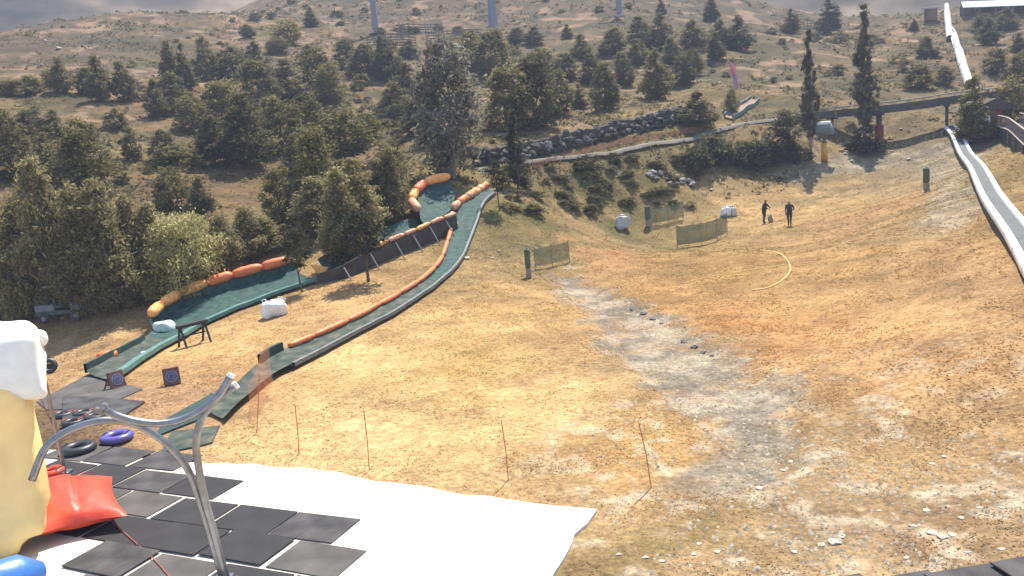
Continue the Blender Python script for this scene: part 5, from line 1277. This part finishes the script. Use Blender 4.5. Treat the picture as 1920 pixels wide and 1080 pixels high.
# ------------------------------------------------------------------ uncountable: gravel chips and grass
rs = np.random.RandomState(5)
def scatter(n, dmin, dmax, amax=.66, pw=1.0):
    d = dmin * (dmax / dmin) ** (rs.rand(n) ** pw); a = rs.uniform(-amax, amax, n); X, Y = d * np.sin(a), d * np.cos(a); return X, Y
X, Y = scatter(60000, 9.5, 60)
g_ = seg_dist(X, Y, GRAV) + (fbm(X / 1.1, Y / 1.1, 81, 4) - .5) * 2.2
fore = np.clip((X - 1.0) / 3, 0, 1) * np.clip((24 - Y) / 8, 0, 1)
keep = ((g_ < .2) & (rs.rand(len(X)) < .55)) | ((rs.rand(len(X)) < .55 * fore) & (fbm(X / 1.2, Y / 1.2, 95, 3) > .5))
keep &= ~in_poly(X, Y, SLAB)
X, Y = X[keep], Y[keep]; Z = h(X, Y); n = len(X)
tet = np.array([(1, 0, -.3), (-.5, .87, -.3), (-.5, -.87, -.3), (.1, .05, .6)]); s_ = (.02 + .05 * rs.rand(n) ** 2.5)[:, None, None]
an = rs.rand(n) * 6.28; c_, s2_ = np.cos(an), np.sin(an)
V = tet[None] * (.7 + .6 * rs.rand(n, 4, 3)) * s_; V = np.stack([V[..., 0] * c_[:, None] - V[..., 1] * s2_[:, None], V[..., 0] * s2_[:, None] + V[..., 1] * c_[:, None], V[..., 2]], -1)
V[..., 0] += X[:, None]; V[..., 1] += Y[:, None]; V[..., 2] += Z[:, None] + .008
Fq = (np.arange(n)[:, None, None] * 4 + np.array([(0, 1, 3), (1, 2, 3), (2, 0, 3)])[None]).reshape(-1, 3)
cc = np.repeat(np.array((.22, .195, .155))[None] * (.5 + 1.0 * rs.rand(n))[:, None], 4, 0)
me = fast_mesh('gravel', V.reshape(-1, 3), Fq, cc); me.materials.append(mat('gravel_chip', (.3, .3, .3), .9, attr='Col', var=.1)); o = link('gravel', me); o['kind'] = 'stuff'; o['label'] = 'loose gravel chips on the strip and foreground'
X, Y = scatter(105000, 9.5, 105, .70, .75)
ex_ = in_poly(X, Y, SLAB) | (seg_dist(X, Y, SLABW) < .05)
for Lp, Rp in ((L1, R1), (L2, R2)):
    mid = [((a[0] + b[0]) / 2, (a[1] + b[1]) / 2, np.hypot(*(a - b)[:2]) / 2 + .1) for a, b in zip(smooth_path(Lp, 12), smooth_path(Rp, 12))]; ex_ |= seg_dist(X, Y, mid) < 0
den = np.clip((fbm(X / 1.3, Y / 1.3, 111, 4) - .36) * 4.5, .06, 1) * np.where(seg_dist(X, Y, GRAV) < 0, .15, 1)
keep = ~ex_ & (rs.rand(len(X)) < den) & (np.hypot(X, Y) > 9.5)
X, Y = X[keep], Y[keep]; n = len(X); Z = h(X, Y); dist = np.hypot(X, Y)
gcx = ground_color(X, Y)
B = 4; ang = rs.rand(n, B) * 6.28; hgt = (.009 + .024 * rs.rand(n, B) ** 1.8) * (.8 + dist / 45)[:, None]; wid = (.016 + .0010 * dist)[:, None] * (.6 + .8 * rs.rand(n, B)); spr = (.05 + .0016 * dist)[:, None]
bx_ = X[:, None] + rs.randn(n, B) * spr; by_ = Y[:, None] + rs.randn(n, B) * spr; bz = np.repeat(Z[:, None] - .01, B, 1)
dx, dy = np.cos(ang), np.sin(ang); ln = rs.randn(n, B, 2) * 1.1
V = np.stack([np.stack([bx_ - dx * wid, by_ - dy * wid, bz], -1), np.stack([bx_ + dx * wid, by_ + dy * wid, bz], -1), np.stack([bx_ + ln[..., 0] * hgt, by_ + ln[..., 1] * hgt, bz + hgt], -1)], 2)
tint = gcx[:, None, :] * (.84 + .42 * rs.rand(n, B, 1)) * np.where(rs.rand(n, 1, 1) < .18, np.array((.72, .86, .72))[None, None], 1.0)
cc = np.repeat(tint[:, :, None, :], 3, 2).reshape(-1, 3)
me = fast_mesh('grass', V.reshape(-1, 3), np.arange(n * B * 3).reshape(-1, 3), np.clip(cc * 1.45, .01, .9)); me.materials.append(mat('dry_grass_blade', (.3, .2, .1), .9, attr='Col', var=.12, trans=.55, spec=.1)); o = link('grass', me); o['kind'] = 'stuff'; o['label'] = 'short dry summer grass over the field and banks'

X, Y = scatter(26000, 55, 260, .70, 1.0); Z = h(X, Y)
uq, vq, _ = project(np.c_[X, Y, Z]); bank = (uq > 900) & (uq < 1500) & (vq < 425) & (Z > 1.2)
keep = ((Z > 4.5) | bank) & (rs.rand(len(X)) < np.clip((fbm(X / 6, Y / 6, 131, 4) - .40) * 5, .03, 1)); X, Y, Z = X[keep], Y[keep], Z[keep]; n = len(X)
sz = (.10 + .16 * rs.rand(n)) * (.7 + np.hypot(X, Y) / 160)
C3 = np.repeat(np.c_[X, Y, Z + sz * .3], 7, 0) + rs.randn(n * 7, 3) * np.repeat(sz, 7)[:, None] * np.array([.8, .8, .35])
tn = np.repeat(np.where(rs.rand(n, 1) < .6, np.array((.075, .072, .040))[None], np.where(rs.rand(n, 1) < .5, np.array((.13, .115, .06))[None], np.array((.20, .155, .09))[None])), 7, 0)
V, f, cc = leaf_cloud(C3, 1.0, rs, upbias=.6, ccol=tn); V = np.repeat(C3, 4, 0) + (V - np.repeat(C3, 4, 0)) * np.repeat(np.repeat(sz, 7), 4)[:, None] * .7
me = fast_mesh('scrub', V, f, cc); me.materials.append(LEAF); o = link('scrub', me); o['kind'] = 'stuff'; o['label'] = 'knee-high scrub scattered over the dry hillside'
